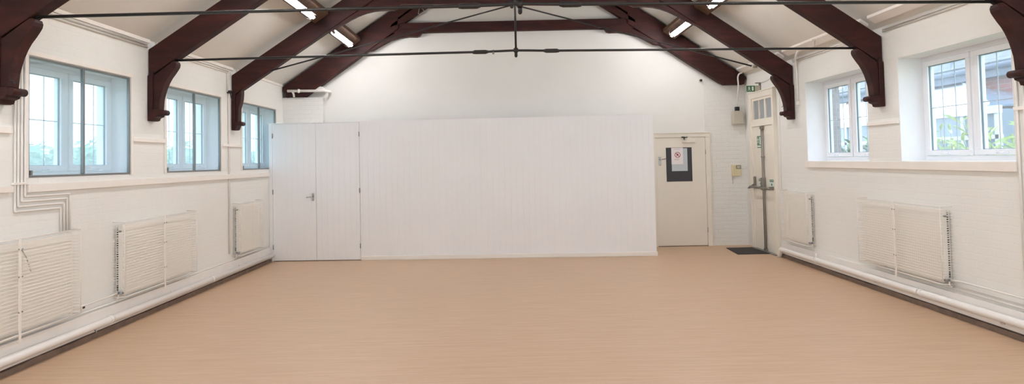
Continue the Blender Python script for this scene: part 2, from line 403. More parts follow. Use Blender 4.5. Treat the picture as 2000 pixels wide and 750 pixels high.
    if k == 2:
        bx, bz = XC - .02, 3.955
        for s, xe, ze in ((-1, XL + .49, 3.005), (1, XR - .62, 2.975)):
            link_mesh('raking_rod', MB().tube([(xe, tY(k, xe, ym), ze), (bx + s*.03, tY(k, bx, ym), bz)], .0115, 8), M['iron'], root)
        nb = MB().ball((bx - .02, tY(k, bx, ym), bz - .015), .03, 12, sc=(1, 1, 1.2)).box(bx - .07, bx + .12, tY(k, bx, t0 - .01), tY(k, bx, t1 + .01), bz + .02, bz + .05)
        link_mesh('centre_boss', nb, M['iron'], root)

# ------------------------------------------------------------------ purlins and eaves timbers
def slope_pt(side, d, k):        # point at distance d from the side wall, k below the ceiling line
    return ((XL + d) if side < 0 else (XR - d), 3.07 + PITCH * d - k)
bays = [(3.0, None, 0), (None, None, 1), (None, None, 2)]
def bay_y(side, i):
    x = -2.7 if side < 0 else 3.0
    lo = {0: 2.9, 1: tY(0, x, .135), 2: tY(1, x, .135), 3: tY(2, x, .135)}[i]
    hi = {0: tY(0, x) - .005, 1: tY(1, x) - .005, 2: tY(2, x) - .005, 3: TRUSS[3][0] - .005}[i]
    return lo, hi
where = ['nearest the viewer', 'in the second bay from the viewer', 'in the bay before the sloping iron rods', 'in the bay next to the rear gable']
for side in (-1, 1):
    dd = (1.235, 1.435) if side < 0 else (1.29, 1.49)
    for i in (1, 2, 3):
        y0, y1 = bay_y(side, i)
        a = [slope_pt(side, dd[0], .195), slope_pt(side, dd[1], .195), slope_pt(side, dd[1], .135), slope_pt(side, dd[0], .135)]
        solo('purlin', MB().prism([(x, y0, z) for x, z in a], [(x, y1, z) for x, z in a]), M['purlin'],
             'brown roof purlin on the %s slope %s' % ('left' if side < 0 else 'right', where[i]), 'beam', 'brown roof purlins', .006)
# white eaves batten (right) and cover strip (left), per bay
for i in (1, 2, 3):
    y0, y1 = bay_y(1, i)
    a = [slope_pt(1, .10, .035), slope_pt(1, .19, .035), slope_pt(1, .19, .003), slope_pt(1, .10, .003)]
    struct('trim_%d' % (20 + i), MB().prism([(x, y0, z) for x, z in a], [(x, y1, z) for x, z in a]), M['rail'], 'white batten along the right eaves %s' % where[i], 'trim')
    y0, y1 = bay_y(-1, i)
    struct('trim_%d' % (30 + i), MB().box(XL, XL + .018, y0, y1, 3.035, 3.075), M['rail'], 'white cover strip along the left eaves %s' % where[i], 'trim')

# ------------------------------------------------------------------ fluorescent lights
def light_fitting(side, d, yc, label, L=1.2):
    x, z = slope_pt(side, d, .197)
    t = thing('fluorescent_light', (x, yc, z), label, 'ceiling light', 'fluorescent batten lights')
    s = 1 if side < 0 else -1
    n = Vector((s * math.sin(math.atan(PITCH)), 0, -math.cos(math.atan(PITCH)))); u = Vector((n.z * -s * s, 0, 0))
    tang = Vector((-n.z, 0, n.x)) if s > 0 else Vector((n.z, 0, -n.x))
    o = Vector((x, 0, z))
    def P(a, b, y): q = o + tang * a + n * b; return (q.x, y, q.z)
    mb = MB(); h = L / 2 + .02
    prof = [(-.026, 0), (-.020, .022), (.020, .022), (.026, 0)]
    mb.prism([P(a, b, yc - h) for a, b in prof], [P(a, b, yc + h) for a, b in prof])
    for e in (-1, 1):
        wg = [(e*.024, .002), (e*.046, .038), (e*.046, .041), (e*.024, .005)]
        mb.prism([P(a, b, yc - h) for a, b in wg], [P(a, b, yc + h) for a, b in wg])
    link_mesh('housing', mb, M['body'], t, 0)
    link_mesh('tube', MB().cyl(P(0, .046, yc - L/2 + .015), P(0, .046, yc + L/2 - .015), .021, 14), M['tube'], t)
    for e in (-1, 1):
        c = MB(); pr = [(-.020, .022), (-.020, .068), (.020, .068), (.020, .022)]
        ya, yb = yc + e*(L/2 - .012), yc + e*(L/2 + .015)
        c.prism([P(a, b, ya) for a, b in pr], [P(a, b, yb) for a, b in pr])
        link_mesh('end_cap', c, M['body'], t)
    pts = [P(-.02, .05, yc + L/2), P(-.055, .045, yc + L/2 - .01), P(-.085, .02, yc + L/2 - .05), P(-.09, .0, yc + L/2 - .10)] if side < 0 else [P(.0, .05, yc + L/2), P(.05, .045, yc + L/2), P(.08, .02, yc + L/2 - .05), P(.085, .0, yc + L/2 - .10)]
    link_mesh('flex_loop', MB().tube(pts, .004, 6), M['body'], t)
    return t
light_fitting(-1, 1.305, 11.12, 'lit fluorescent batten on the left slope nearest the rear gable')
light_fitting(-1, 1.305, 8.80, 'lit fluorescent batten on the left slope, crossed by the near iron rod')
light_fitting(1, 1.375, 11.12, 'lit fluorescent batten on the right slope nearest the rear gable')
light_fitting(1, 1.375, 8.92, 'lit fluorescent batten on the right slope, cut by the top of the photo')
for i, (yl, yr) in enumerate(((6.45, 6.6), (4.1, 4.2), (1.8, 1.8), (-.5, -.5))):  # unseen battens added to brighten the rear of the room
    w = ['nearest above the first truss bay', 'above the viewer', 'behind the viewer', 'by the wall behind the viewer'][i]
    light_fitting(-1, 1.305, yl, 'lit fluorescent batten added out of view on the left slope %s' % w)
    light_fitting(1, 1.375, yr, 'lit fluorescent batten added out of view on the right slope %s' % w)
for side in (-1, 1):
    dd = (1.235, 1.435) if side < 0 else (1.29, 1.49)
    a = [slope_pt(side, dd[0], .195), slope_pt(side, dd[1], .195), slope_pt(side, dd[1], .135), slope_pt(side, dd[0], .135)]
    x = -2.7 if side < 0 else 3.0
    solo('purlin', MB().prism([(q, YN, z) for q, z in a], [(q, tY(0, x) - .005, z) for q, z in a]), M['purlin'],
         'brown roof purlin on the %s slope over the viewer' % ('left' if side < 0 else 'right'), 'beam', 'brown roof purlins', .006)

# ------------------------------------------------------------------ windows
def casement(parent, side, y0, y1, z0, z1, xin):
    """two-light plastic casement; xin = room-side face, s points outwards"""
    s = 1 if side > 0 else -1
    xo = xin + s*.07
    def fr(a, b, c, d, w, x0, x1):
        m = MB(); m.box(x0, x1, a, b, c, c + w); m.box(x0, x1, a, b, d - w, d); m.box(x0, x1, a, a + w, c + w, d - w); m.box(x0, x1, b - w, b, c + w, d - w); return m
    W = .05
    ym = (y0 + y1)/2 + .03
    f = fr(y0, y1, z0, z1, W, xin, xo); f.box(xin, xo, ym - .03, ym + .03, z0 + W, z1 - W)
    link_mesh('window_frame', f, M['upvc'], parent, .004)
    for a, b in ((y0 + W, ym - .03), (ym + .03, y1 - W)):
        c, d = z0 + W, z1 - W
        sash = link_mesh('sash', fr(a + .003, b - .003, c + .003, d - .003, .055, xin - s*.014, xo - s*.01), M['upvc'], parent, .004)
        ga, gb, gc, gd = a + .058, b - .058, c + .058, d - .058
        link_mesh('gasket', fr(ga, gb, gc, gd, .0045, xin + s*.004, xin + s*.02), M['gasket'], sash)
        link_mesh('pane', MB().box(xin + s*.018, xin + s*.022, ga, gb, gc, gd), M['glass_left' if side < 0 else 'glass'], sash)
        m = MB(); w = .0042
        for q in (1, 2):
            yy = ga + (gb - ga) * q / 3; m.box(xin + s*.012, xin + s*.017, yy - w, yy + w, gc, gd)
        zz = (gc + gd)/2; m.box(xin + s*.011, xin + s*.016, ga, gb, zz - w, zz + w)
        link_mesh('glazing_bars', m, M['lead'], sash)
        h = MB(); yc = (a + b)/2; h.box(xin - s*.014, xin - s*.03, yc - .025, yc + .025, c + .015, c + .035); h.tube([(xin - s*.034, yc, c + .025), (xin - s*.036, yc + .10, c + .022)], .007, 8)
        link_mesh('window_handle', h, M['upvc'], sash)
n = 0
names = [('left side window nearest the viewer, beside the conduits', 5.585), ('left side window between the two curved brackets', 7.865), ('left side window half hidden by the white partition', 10.135)]
for (y0, y1), (lab, _) in zip(WINL, names):
    n += 1
    w = thing('window_%d' % n, (XL, (y0 + y1)/2, LZ0), lab, 'window', None, 'structure')
    casement(w, -1, y0, y1, LZ0, LZ1, XL - .20)
    # lining of the reveal
    m = MB(); t = .006
    m.box(XL - .20, XL - .002, y0, y0 + t, LZ0, LZ1); m.box(XL - .20, XL - .002, y1 - t, y1, LZ0, LZ1)
    m.box(XL - .20, XL - .002, y0, y1, LZ0, LZ0 + t); m.box(XL - .20, XL - .002, y0, y1, LZ1 - t, LZ1)
    link_mesh('reveal', m, M['reveal'], w)
    # secondary glazing: slim grey frame flush with the wall, one upright, two panes
    m = MB(); a, b, c, d = y0 + .006, y1 - .006, LZ0 + .006, LZ1 - .006; W = .018; x0, x1 = XL - .022, XL + .004
    m.box(x0, x1, a, b, c, c + W); m.box(x0, x1, a, b, d - W, d); m.box(x0, x1, a, a + W, c + W, d - W); m.box(x0, x1, b - W, b, c + W, d - W)
    ym = (a + b)/2 - .02; m.box(x0, x1 + .003, ym - .013, ym + .013, c + W, d - W)
    sf = link_mesh('secondary_frame', m, M['alu'], w, .002)
    link_mesh('secondary_pane', MB().box(XL - .014, XL - .011, a + W, ym - .013, c + W, d - W), M['glass2'], sf)
    link_mesh('secondary_pane', MB().box(XL - .010, XL - .007, ym + .013, b - W, c + W, d - W), M['glass2'], sf)
    cm = MB(); cm.box(XL - .006, XL + .012, a + .02, a + .045, c + .02, c + .06); cm.box(XL - .006, XL + .012, b - .04, b - .02, c + .02, c + .06)
    link_mesh('catch', cm, M['alu'], sf)
    # white bead round the opening
    m = MB(); W = .04; x0, x1 = XL + .0005, XL + .016
    m.box(x0, x1, y0 - W, y1 + W, LZ1, LZ1 + W); m.box(x0, x1, y0 - W, y0, LZ0, LZ1); m.box(x0, x1, y1, y1 + W, LZ0, LZ1)
    link_mesh('window_bead', m, M['rail'], w, .003)
for (y0, y1), lab in zip(WINR, ('right side window nearest the viewer with a brick house outside', 'right side window further back, partly behind the curved bracket')):
    n += 1
    w = thing('window_%d' % n, (XR, (y0 + y1)/2, WZ0), lab, 'window', None, 'structure')
    casement(w, 1, y0 + .006, y1 - .006, WZ0 + .006, WZ1 - .006, XR + .27)
    m = MB(); t = .006
    m.box(XR + .002, XR + .34, y0, y0 + t, WZ0, WZ1); m.box(XR + .002, XR + .34, y1 - t, y1, WZ0, WZ1)
    m.box(XR + .002, XR + .34, y0, y1, WZ0, WZ0 + t); m.box(XR + .002, XR + .34, y0, y1, WZ1 - t, WZ1)
    link_mesh('reveal', m, M['reveal'], w)
for side, hs in ((-1, [(h[0] - .1, h[1] - .1) for h in HAFT]), (1, HAFT)):
    for (y0, y1) in hs:
        n += 1
        w = thing('window_%d' % n, (XL if side < 0 else XR, (y0 + y1)/2, WZ0), '%s side window added unseen for daylight at %s' % ('left' if side < 0 else 'right', ['the far end behind the viewer', 'the viewer\'s back', 'the viewer\'s side'][hs.index((y0, y1))]), 'window', None, 'structure')
        casement(w, side, y0 + .006, y1 - .006, (LZ0 if side < 0 else WZ0) + .01, (LZ1 if side < 0 else WZ1) - .01, (XL - .2) if side < 0 else (XR + .27))

n += 1
w = thing('window_%d' % n, (XC, YN, GZ0), 'wide window added unseen for fill daylight in the gable wall behind the viewer', 'window', None, 'structure')
m = MB(); y0, y1 = YN - .2, YN - .14
m.box(GX0, GX1, y0, y1, GZ0, GZ0 + .06); m.box(GX0, GX1, y0, y1, GZ1 - .06, GZ1)
for q in range(6): xx = GX0 + .03 + (GX1 - GX0 - .06) * q / 5; m.box(xx - .03, xx + .03, y0, y1, GZ0 + .06, GZ1 - .06)
m.box(GX0, GX1, y0, y1, 2.7, 2.76)
link_mesh('window_frame', m, M['upvc'], w)
link_mesh('pane', MB().box(GX0, GX1, YN - .172, YN - .168, GZ0, GZ1), M['glass'], w)

# ------------------------------------------------------------------ rails, sills, plinths
tn = [0]
def trim(mb, mat, label):
    tn[0] += 1
    return struct('trim_%d' % tn[0], mb, mat, label, 'trim', None, 0 if mat is M['dark'] else .003)
trim(MB().box(XL, XL + .03, 5.575, 11.255, 1.437, 1.507), M['rail'], 'white sill rail under the left windows')
trim(MB().box(XL, XL + .03, 3.0, 5.40, 1.447, 1.50), M['rail'], 'white sill rail left of the grouped conduits')
trim(MB().box(XR - .03, XR, 5.70, 9.71, 1.43, 1.517), M['rail'], 'white sill rail under the right windows')
trim(MB().box(XL, XL + .022, 3.0, 5.40, 1.925, 1.98), M['rail'], 'short white dado rail left of the grouped conduits')
trim(MB().box(XL, XL + .022, 7.165, 7.82, 1.91, 1.955), M['rail'], 'short white dado rail between the first two left windows')
trim(MB().box(XL, XL + .022, 9.42, 10.09, 1.905, 1.945), M['rail'], 'short white dado rail before the third left window')
trim(MB().box(XR - .022, XR, 7.40, 8.035, 1.94, 1.98), M['rail'], 'short white dado rail between the right windows')
struct('baseboard_left', MB().box(XL, XL + .040, 0, 11.24, .057, .25), M['pipe'], 'white painted plinth along the left wall', 'baseboard', None, .004)
struct('baseboard_right', MB().box(XR - .040, XR, 0, 10.66, .057, .24), M['pipe'], 'white painted plinth along the right wall', 'baseboard', None, .004)
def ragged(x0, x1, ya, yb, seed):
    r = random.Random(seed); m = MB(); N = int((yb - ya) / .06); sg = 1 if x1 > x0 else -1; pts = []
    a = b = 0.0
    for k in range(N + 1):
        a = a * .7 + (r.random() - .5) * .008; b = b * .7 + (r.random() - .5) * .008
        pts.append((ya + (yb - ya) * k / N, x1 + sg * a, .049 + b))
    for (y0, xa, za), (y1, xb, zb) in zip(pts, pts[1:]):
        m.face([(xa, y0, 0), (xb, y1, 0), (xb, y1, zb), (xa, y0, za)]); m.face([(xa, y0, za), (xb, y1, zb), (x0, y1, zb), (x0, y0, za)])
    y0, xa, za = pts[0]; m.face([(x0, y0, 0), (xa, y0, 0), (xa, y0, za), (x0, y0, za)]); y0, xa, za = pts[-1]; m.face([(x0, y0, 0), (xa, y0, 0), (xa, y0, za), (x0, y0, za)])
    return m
trim(ragged(XL, XL + .052, 0.0, 11.24, 3), M['dark'], 'dark ragged strip at the foot of the left wall')
trim(ragged(XR, XR - .052, 0.0, 10.66, 4), M['dark'], 'dark ragged strip at the foot of the right wall')

# ------------------------------------------------------------------ heating pipes
def elbow(p, q, r, k=.04):      # rounded polyline through a corner list
    return p
def rounded(pts, rad=.04, seg=5):
    P = [Vector(p) for p in pts]; out = [P[0]]
    for i in range(1, len(P) - 1):
        a = (P[i-1] - P[i]); b = (P[i+1] - P[i]); r = min(rad, a.length*.45, b.length*.45)
        a.normalize(); b.normalize(); s, e = P[i] + a*r, P[i] + b*r
        for k in range(seg + 1):
            t = k/seg; out.append(s*(1-t)**2 + P[i]*2*t*(1-t) + e*t*t)
    out.append(P[-1]); return out
xp = XL + .085
t = thing('heating_pipe', (xp, 6, .0), 'thick white heating pipe low along the left wall', 'pipe', 'thick heating pipes')
link_mesh('pipe_run', MB().tube(rounded([(xp, 0.3, .15), (xp, 11.20, .118)], .03), .036, 14), M['pipe'], t)
for y in (1.5, 4.0, 6.62, 8.9): link_mesh('coupling', MB().cyl((xp, y - .03, .1505 - (y-.3)*.0029), (xp, y + .03, .1505 - (y-.3)*.0029), .041, 14), M['pipe'], t)
for y in (5.9, 7.9, 9.9): link_mesh('pipe_bracket', MB().box(XL + .045, xp, y - .008, y + .008, .09, .105).box(xp - .045, xp - .035, y - .008, y + .008, .09, .16), M['pipe'], t)
link_mesh('drain_cock', MB().cyl((xp + .01, 6.35, .11), (xp + .03, 6.35, .075), .008, 8), M['hinge'], t)
xq = XR - .085
t = thing('heating_pipe', (xq, 6, .0), 'thick white heating pipe low along the right wall', 'pipe', 'thick heating pipes')
link_mesh('pipe_run', MB().tube(rounded([(xq, 0.3, .185), (xq, 10.56, .135), (xq, 10.60, .0)], .05), .036, 14), M['pipe'], t)
for y in (1.5, 4.0, 7.0, 9.35): link_mesh('coupling', MB().cyl((xq, y - .03, .186 - (y-.3)*.0049), (xq, y + .03, .186 - (y-.3)*.0049), .041, 14), M['pipe'], t)
for y in (5.9, 7.9, 9.9): link_mesh('pipe_bracket', MB().box(XR - .045, xq, y - .008, y + .008, .095, .11).box(xq + .035, xq + .045, y - .008, y + .008, .095, .17), M['pipe'], t)
link_mesh('branch', MB().cyl((xq, 9.35, .15), (xq + .0, 9.35, .23), .012, 8), M['pipe'], t)

def small_pipe(pts, r, label, cat='pipe', name='heating_pipe', group='thin heating pipes', rad=.03):
    return solo(name, MB().tube(rounded(pts, rad), r, 8), M['pipe'], label, cat, group)
small_pipe([(XL + .03, 6.12, .34), (XL + .03, 6.70, .345), (XL + .06, 6.78, .36)], .008, 'thin white pipe feeding the middle left radiator from the nearer one')
small_pipe([(XL + .03, 3.5, .285), (XL + .03, 9.5, .262), (XL + .03, 9.86, .27), (XL + .03, 9.9, .33)], .008, 'thin white pipe just above the left plinth')
small_pipe([(XL + .03, 9.95, .275), (XL + .03, 10.9, .285), (XL + .03, 11.18, .285)], .012, 'short white pipe below the left radiator by the partition')
small_pipe([(XR - .03, 3.5, .365), (XR - .03, 6.45, .362), (XR - .06, 6.56, .36)], .008, 'topmost of three thin pipes low on the right wall')
small_pipe([(XR - .03, 3.5, .317), (XR - .03, 6.9, .312)], .008, 'middle of three thin pipes low on the right wall')
small_pipe([(XR - .03, 3.5, .268), (XR - .03, 7.9, .285)], .008, 'lowest of three thin pipes low on the right wall')

# ------------------------------------------------------------------ radiators
def radiator(side, y0, y1, label, strap=True, flute=.0006, zb=.315, zt=1.075):
    """single wall radiator behind a white wire guard; near end at y0"""
    s = 1 if side < 0 else -1; xw = XL if side < 0 else XR
    X = lambda d: xw + s*d
    t = thing('radiator', (X(.06), (y0 + y1)/2, zb), label, 'radiator', 'cream radiators behind wire guards')
    a, b = y0 + .05, y1 - .06; c, d = zb + .02, zt - .035
    # fluted front panel
    N = int((b - a - .10) / .035); pts = []
    prof = [(a + .045, .082)]
    for k in range(N):
        u = a + .05 + (b - a - .10) * k / N; w = (b - a - .10) / N
        prof += [(u + w*.15, .082), (u + w*.35, .082 - flute), (u + w*.65, .082 - flute), (u + w*.85, .082)]
    prof += [(b - .045, .082)]
    m = MB()
    for z0, z1, fl in ((c, c + .06, 0), (c + .06, d - .13, 1), (d - .13, d, 0)):
        if fl:
            for (ya, xa), (yb, xb) in zip(prof, prof[1:]):
                m.face([(X(xa), ya, z0), (X(xb), yb, z0), (X(xb), yb, z1), (X(xa), ya, z1)])
        else:
            m.box(X(.066), X(.082), a, b, z0, z1)
    m.box(X(.066), X(.082), a, a + .045, c + .06, d - .13); m.box(X(.066), X(.082), b - .045, b, c + .06, d - .13)
    m.box(X(.060), X(.068), a, b, c, d)
    link_mesh('front_panel', m, M['radiator'], t, .002)
    link_mesh('back_panel', MB().box(X(.014), X(.022), a, b, c + .01, d - .01), M['radiator'], t)
    m = MB(); N = int((b - a) / .035)
    for k in range(N): yy = a + .02 + (b - a - .04) * k / N; m.box(X(.022), X(.060), yy, yy + .004, c + .03, d - .03)
    link_mesh('convector_fins', m, M['rad_dark'], t)
    # end covers with a row of vent slots next to the wall
    for e0, e1 in ((a - .012, a), (b, b + .012)):
        m = MB(); m.box(X(.038), X(.082), e0, e1, c, d); m.box(X(.010), X(.016), e0, e1, c, d)
        K = 26; hh = (d - c - .12) / K
        for k in range(K): m.box(X(.016), X(.038), e0, e1, c + .10 + hh*k, c + .10 + hh*(k + .36))
        m.box(X(.016), X(.034), e0, e1, d - .02, d)
        cv = link_mesh('end_cover', m, M['radiator'], t)
    for e in (a - .004, b + .001): link_mesh('vent_shade', MB().box(X(.015), X(.038), e, e + .003, c + .04, d - .03), M['rad_dark'], t)  # dark strip behind the slots, painted in as the shade inside
    link_mesh('air_plug', MB().cyl((X(.055), a - .022, d - .06), (X(.055), a - .012, d - .06), .012, 10).cyl((X(.069), a - .018, d - .06), (X(.069), a - .012, d - .06), .006, 8), M['hinge'], t)
    m = MB()
    m.box(X(.022), X(.066), a, b, d - .006, d)
    link_mesh('top_grille', m, M['radiator'], t)
    v = link_mesh('valve', MB().cyl((X(.055), a - .05, c + .02), (X(.055), a - .01, c + .02), .013, 10).cyl((X(.055), a - .04, c + .02), (X(.10), a - .04, c + .02), .017, 10), M['hinge'], t)
    link_mesh('valve_tail', MB().tube(rounded([(X(.055), a - .04, c + .02), (X(.055), a - .04, c - .03), (X(.03), a - .04, c - .045)], .02), .008, 8), M['pipe'], v)
    # wire guard
    g = .125; m = MB(); r = .0019
    nz = 27
    for k in range(nz + 1):
        z = zb + (zt - zb) * k / nz
        m.tube([(X(.003), y0, z), (X(g), y0, z), (X(g), y1, z), (X(.003), y1, z)], r, 4)
    ny = 2
    for k in range(ny + 1):
        y = y0 + (y1 - y0) * k / ny
        m.tube([(X(g), y, zb), (X(g), y, zt), (X(.003), y, zt)], r * .7, 4)
    gd = link_mesh('wire_guard', m, M['wire'], t)
    fr = MB(); w = .006
    fr.tube([(X(.003), y0, zt), (X(g), y0, zt), (X(g), y1, zt), (X(.003), y1, zt)], w*.6, 6)
    fr.tube([(X(g), y0, zb), (X(g), y0, zt)], w*.5, 6); fr.tube([(X(g), y1, zb), (X(g), y1, zt)], w*.5, 6)
    fr.tube([(X(.003), y0, zb), (X(g), y0, zb), (X(g), y1, zb), (X(.003), y1, zb)], w*.6, 6)
    link_mesh('guard_frame', fr, M['wire'], gd)
    if strap:
        ym = (y0 + y1)/2
        sp = MB().box(X(g + .004), X(g + .010), ym - .012, ym + .012, zb - .055, zt + .01)
        link_mesh('guard_strap', sp, M['gloss'], gd)
        for z in (zt - .08, zt - .30, zb + .18):
            for q in (-.02, .02): link_mesh('strap_screw', MB().cyl((X(g + .009), ym + q, z), (X(g + .015), ym + q, z), .006, 8), M['hinge'], gd)
    return t
radiator(-1, 4.56, 6.10, 'cream radiator behind wire guard, cut off by the left photo edge')
radiator(-1, 6.80, 8.38, 'cream radiator behind wire guard, middle one on the left wall')
radiator(-1, 9.77, 10.66, 'small cream radiator behind wire guard beside the white partition', strap=False, flute=.003)
radiator(1, 9.51, 10.42, 'small cream radiator behind wire guard beside the fire exit', strap=False, flute=.003)
radiator(1, 6.58, 8.13, 'long cream radiator behind wire guard on the right wall')
# socket on the left plinth
t = thing('cable_outlet', (XL + .03, 6.31, .33), 'small dark outlet low on the left wall between two radiators', 'socket')
link_mesh('face_plate', MB().box(XL, XL + .014, 6.285, 6.345, .30, .345), M['gloss'], t, .003)
link_mesh('outlet_hole', MB().box(XL + .014, XL + .018, 6.30, 6.33, .31, .336), M['black'], t)
# steel chain hanging on the near radiator guard
m = MB()
for k in range(9):
    y = 5.335 + .012*k; z = .985 - .016*k - (.0 if k < 5 else .012*(k-4)); m.tube([(XL + .14, y, z + .009), (XL + .143, y + .006, z), (XL + .14, y + .008, z - .009), (XL + .137, y + .002, z), (XL + .14, y, z + .009)], .0022, 5)
solo('chain', m, M['chrome'], 'short bright chain hanging on the nearest left radiator guard', 'chain')

# ------------------------------------------------------------------ conduits
g = 'white surface conduits'
for i, (yv, zh, yd) in enumerate([(5.430, 1.286, 5.991), (5.466, 1.325, 6.036), (5.505, 1.365, 6.078), (5.545, 1.405, 6.117)]):
    which = ['leftmost, with the lowest bend', 'second from the left', 'third from the left', 'rightmost, with the highest bend'][i]
    small_pipe([(XL + .013, yv, 2.98), (XL + .013, yv, zh), (XL + .013, yd, zh - .004), (XL + .013, yd, 1.07)], .0085, 'white conduit stepping down beside the nearest left window, ' + which, 'conduit', 'conduit', g, .012)
m = thing('conduit_clip', (XL, 5.48, 1.52), 'white saddle across the four left conduits at sill height', 'clip')
link_mesh('saddle_bar', MB().box(XL + .001, XL + .026, 5.405, 5.565, 1.505, 1.525), M['gloss'], m, .003)
for z, lab in ((3.012, 'upper'), (2.982, 'lower')):
    yend = tY(2, XL) - (.12 if lab == 'upper' else .145)
    small_pipe([(XL + .014, 2.0, z), (XL + .014, 7.44, z)], .011, '%s of the two white conduits under the left eaves before the second truss' % lab, 'conduit', 'conduit', g)
    if lab == 'upper':
        small_pipe([(XL + .014, 7.62, z), (XL + .014, yend, z), (XL + .014, yend, .36)], .012, 'white conduit running under the left eaves then down the wall to a radiator', 'conduit', 'conduit', g, .03)
    else:
        small_pipe([(XL + .014, 7.62, z), (XL + .014, yend - .02, z), (XL + .014, yend - .02, 2.70)], .009, 'shorter white conduit under the left eaves turning down to a dark clip', 'conduit', 'conduit', g, .03)
t = thing('cable_clamp', (XL + .03, 9.62, 2.70), 'small dark clamp on the wall beside the third left bracket', 'clamp')
link_mesh('clamp_body', MB().box(XL + .002, XL + .05, 9.60, 9.66, 2.68, 2.72).tube([(XL + .05, 9.6, 2.70), (XL + .09, 9.56, 2.715)], .012, 8), M['iron'], t)
link_mesh('clamp_tail', MB().tube([(XL + .03, 9.66, 2.68), (XL + .03, 9.69, 2.62), (XL + .05, 9.69, 2.58)], .008, 6), M['iron'], t)
for z, lab in ((3.035, 'upper'), (3.010, 'lower')):
    small_pipe([(XR - .014, 2.0, z), (XR - .014, 7.63, z)], .010, '%s of the two white conduits under the right eaves before the second truss' % lab, 'conduit', 'conduit', g)
    small_pipe([(XR - .014, 7.82, z), (XR - .014, 10.02, z)], .010, '%s of the two white conduits under the right eaves beyond the second truss' % lab, 'conduit', 'conduit', g)
small_pipe([(XR - .12, 9.60, 3.115), (XR - .10, 9.75, 3.05), (XR - .02, 9.90, 2.93), (XR - .014, 9.90, 2.80), (XR - .014, 9.90, 2.40)], .013, 'white pipe bending from the eaves down beside the fire exit bracket', 'conduit', 'conduit', g, .06)
t = thing('junction_box', (XR - .015, 9.89, 2.37), 'small white box ending the bent pipe beside the bracket', 'box')
link_mesh('box_body', MB().box(XR - .03, XR, 9.86, 9.93, 2.35, 2.41), M['gloss'], t, .004)
for i, y in enumerate((5.52, 5.60, 5.68)):
    small_pipe([(XR - .012, y, 3.0), (XR - .012, y, .22)], .0105, '%s of three white conduits down the right wall beside the near window' % ['nearest the viewer', 'middle', 'furthest from the viewer'][i], 'conduit', 'conduit', g)
t = thing('conduit_clip', (XR, 5.66, 1.98), 'white saddle across the three conduits on the right wall', 'clip')
link_mesh('saddle_bar', MB().box(XR - .026, XR - .001, 5.49, 5.71, 1.955, 1.985), M['gloss'], t, .003)
small_pipe([(XR - .006, 10.60, 2.56), (XR - .006, 10.63, 1.05)], .004, 'thin grey cable down the wall beside the fire exit frame', 'cable', 'cable', 'thin cables')
# pipe work in the rear left corner over the pier
t = thing('vent_pipe', (-3.6, YR - .2, 2.95), 'white pipe run across the top of the rear left brick pier', 'pipe')
yy = YR - .20
link_mesh('pipe_run', MB().tube(rounded([(-3.92, yy, 2.955), (-3.24, yy, 2.945), (-3.16, yy + .05, 2.93), (-3.20, YR - .02, 2.90)], .05), .024, 12), M['pipe'], t)
link_mesh('down_leg', MB().tube(rounded([(-3.83, yy, 2.94), (-3.81, yy + .01, 2.90), (-3.81, yy + .03, 2.845)], .02), .018, 10), M['pipe'], t)
link_mesh('coupling', MB().cyl((-3.735, yy, 2.952), (-3.70, yy, 2.952), .034, 12).ball((-3.717, yy, 2.952), .036, 10), M['pipe'], t)
mb = MB()
hc = [(-3.56 + .14*math.cos(a), 2.955 + .085*math.sin(a)) for a in [PI*q/10 for q in range(11)]]
link_mesh('hood', MB().prism([(x + .18, yy + .06, z) for x, z in hc], [(x + .18, YR - .005, z) for x, z in hc]), M['plaster'], t, .01)

# ------------------------------------------------------------------ white boarded partition and cupboard
PK = .0386
def PY(x, off=0.0): return 11.285 - (x - XL) * PK + off
PX1 = 2.445; PT = 2.335
DX0, DX1, DZ = -3.962, -2.478, 2.318
def boards(m, x0, x1, z0, z1, pitch=.1, off=0.0, th=.02, phase=XL):
    """upright matchboards with V grooves, between x0 and x1"""
    k0 = math.floor((x0 - phase) / pitch); xs = []
    x = x0
    edges = [x0] + [phase + pitch * k for k in range(k0 + 1, int((x1 - phase) / pitch) + 2) if x0 + .01 < phase + pitch * k < x1 - .01] + [x1]
    v = .0022
    for a, b in zip(edges, edges[1:]):
        P = lambda q, o, z: (q, PY(q, off + o), z)
        pr = [(a, v), (a + v, 0), (b - v, 0), (b, v), (b, th), (a, th)]
        m.prism([P(q, o, z0) for q, o in pr], [P(q, o, z1) for q, o in pr])
    return m
m = MB()
boards(m, XL + .002, DX0 - .004, .0, PT)
boards(m, DX0 - .004, DX1 + .004, DZ + .004, PT)
boards(m, DX1 + .004, PX1, 0, PT)
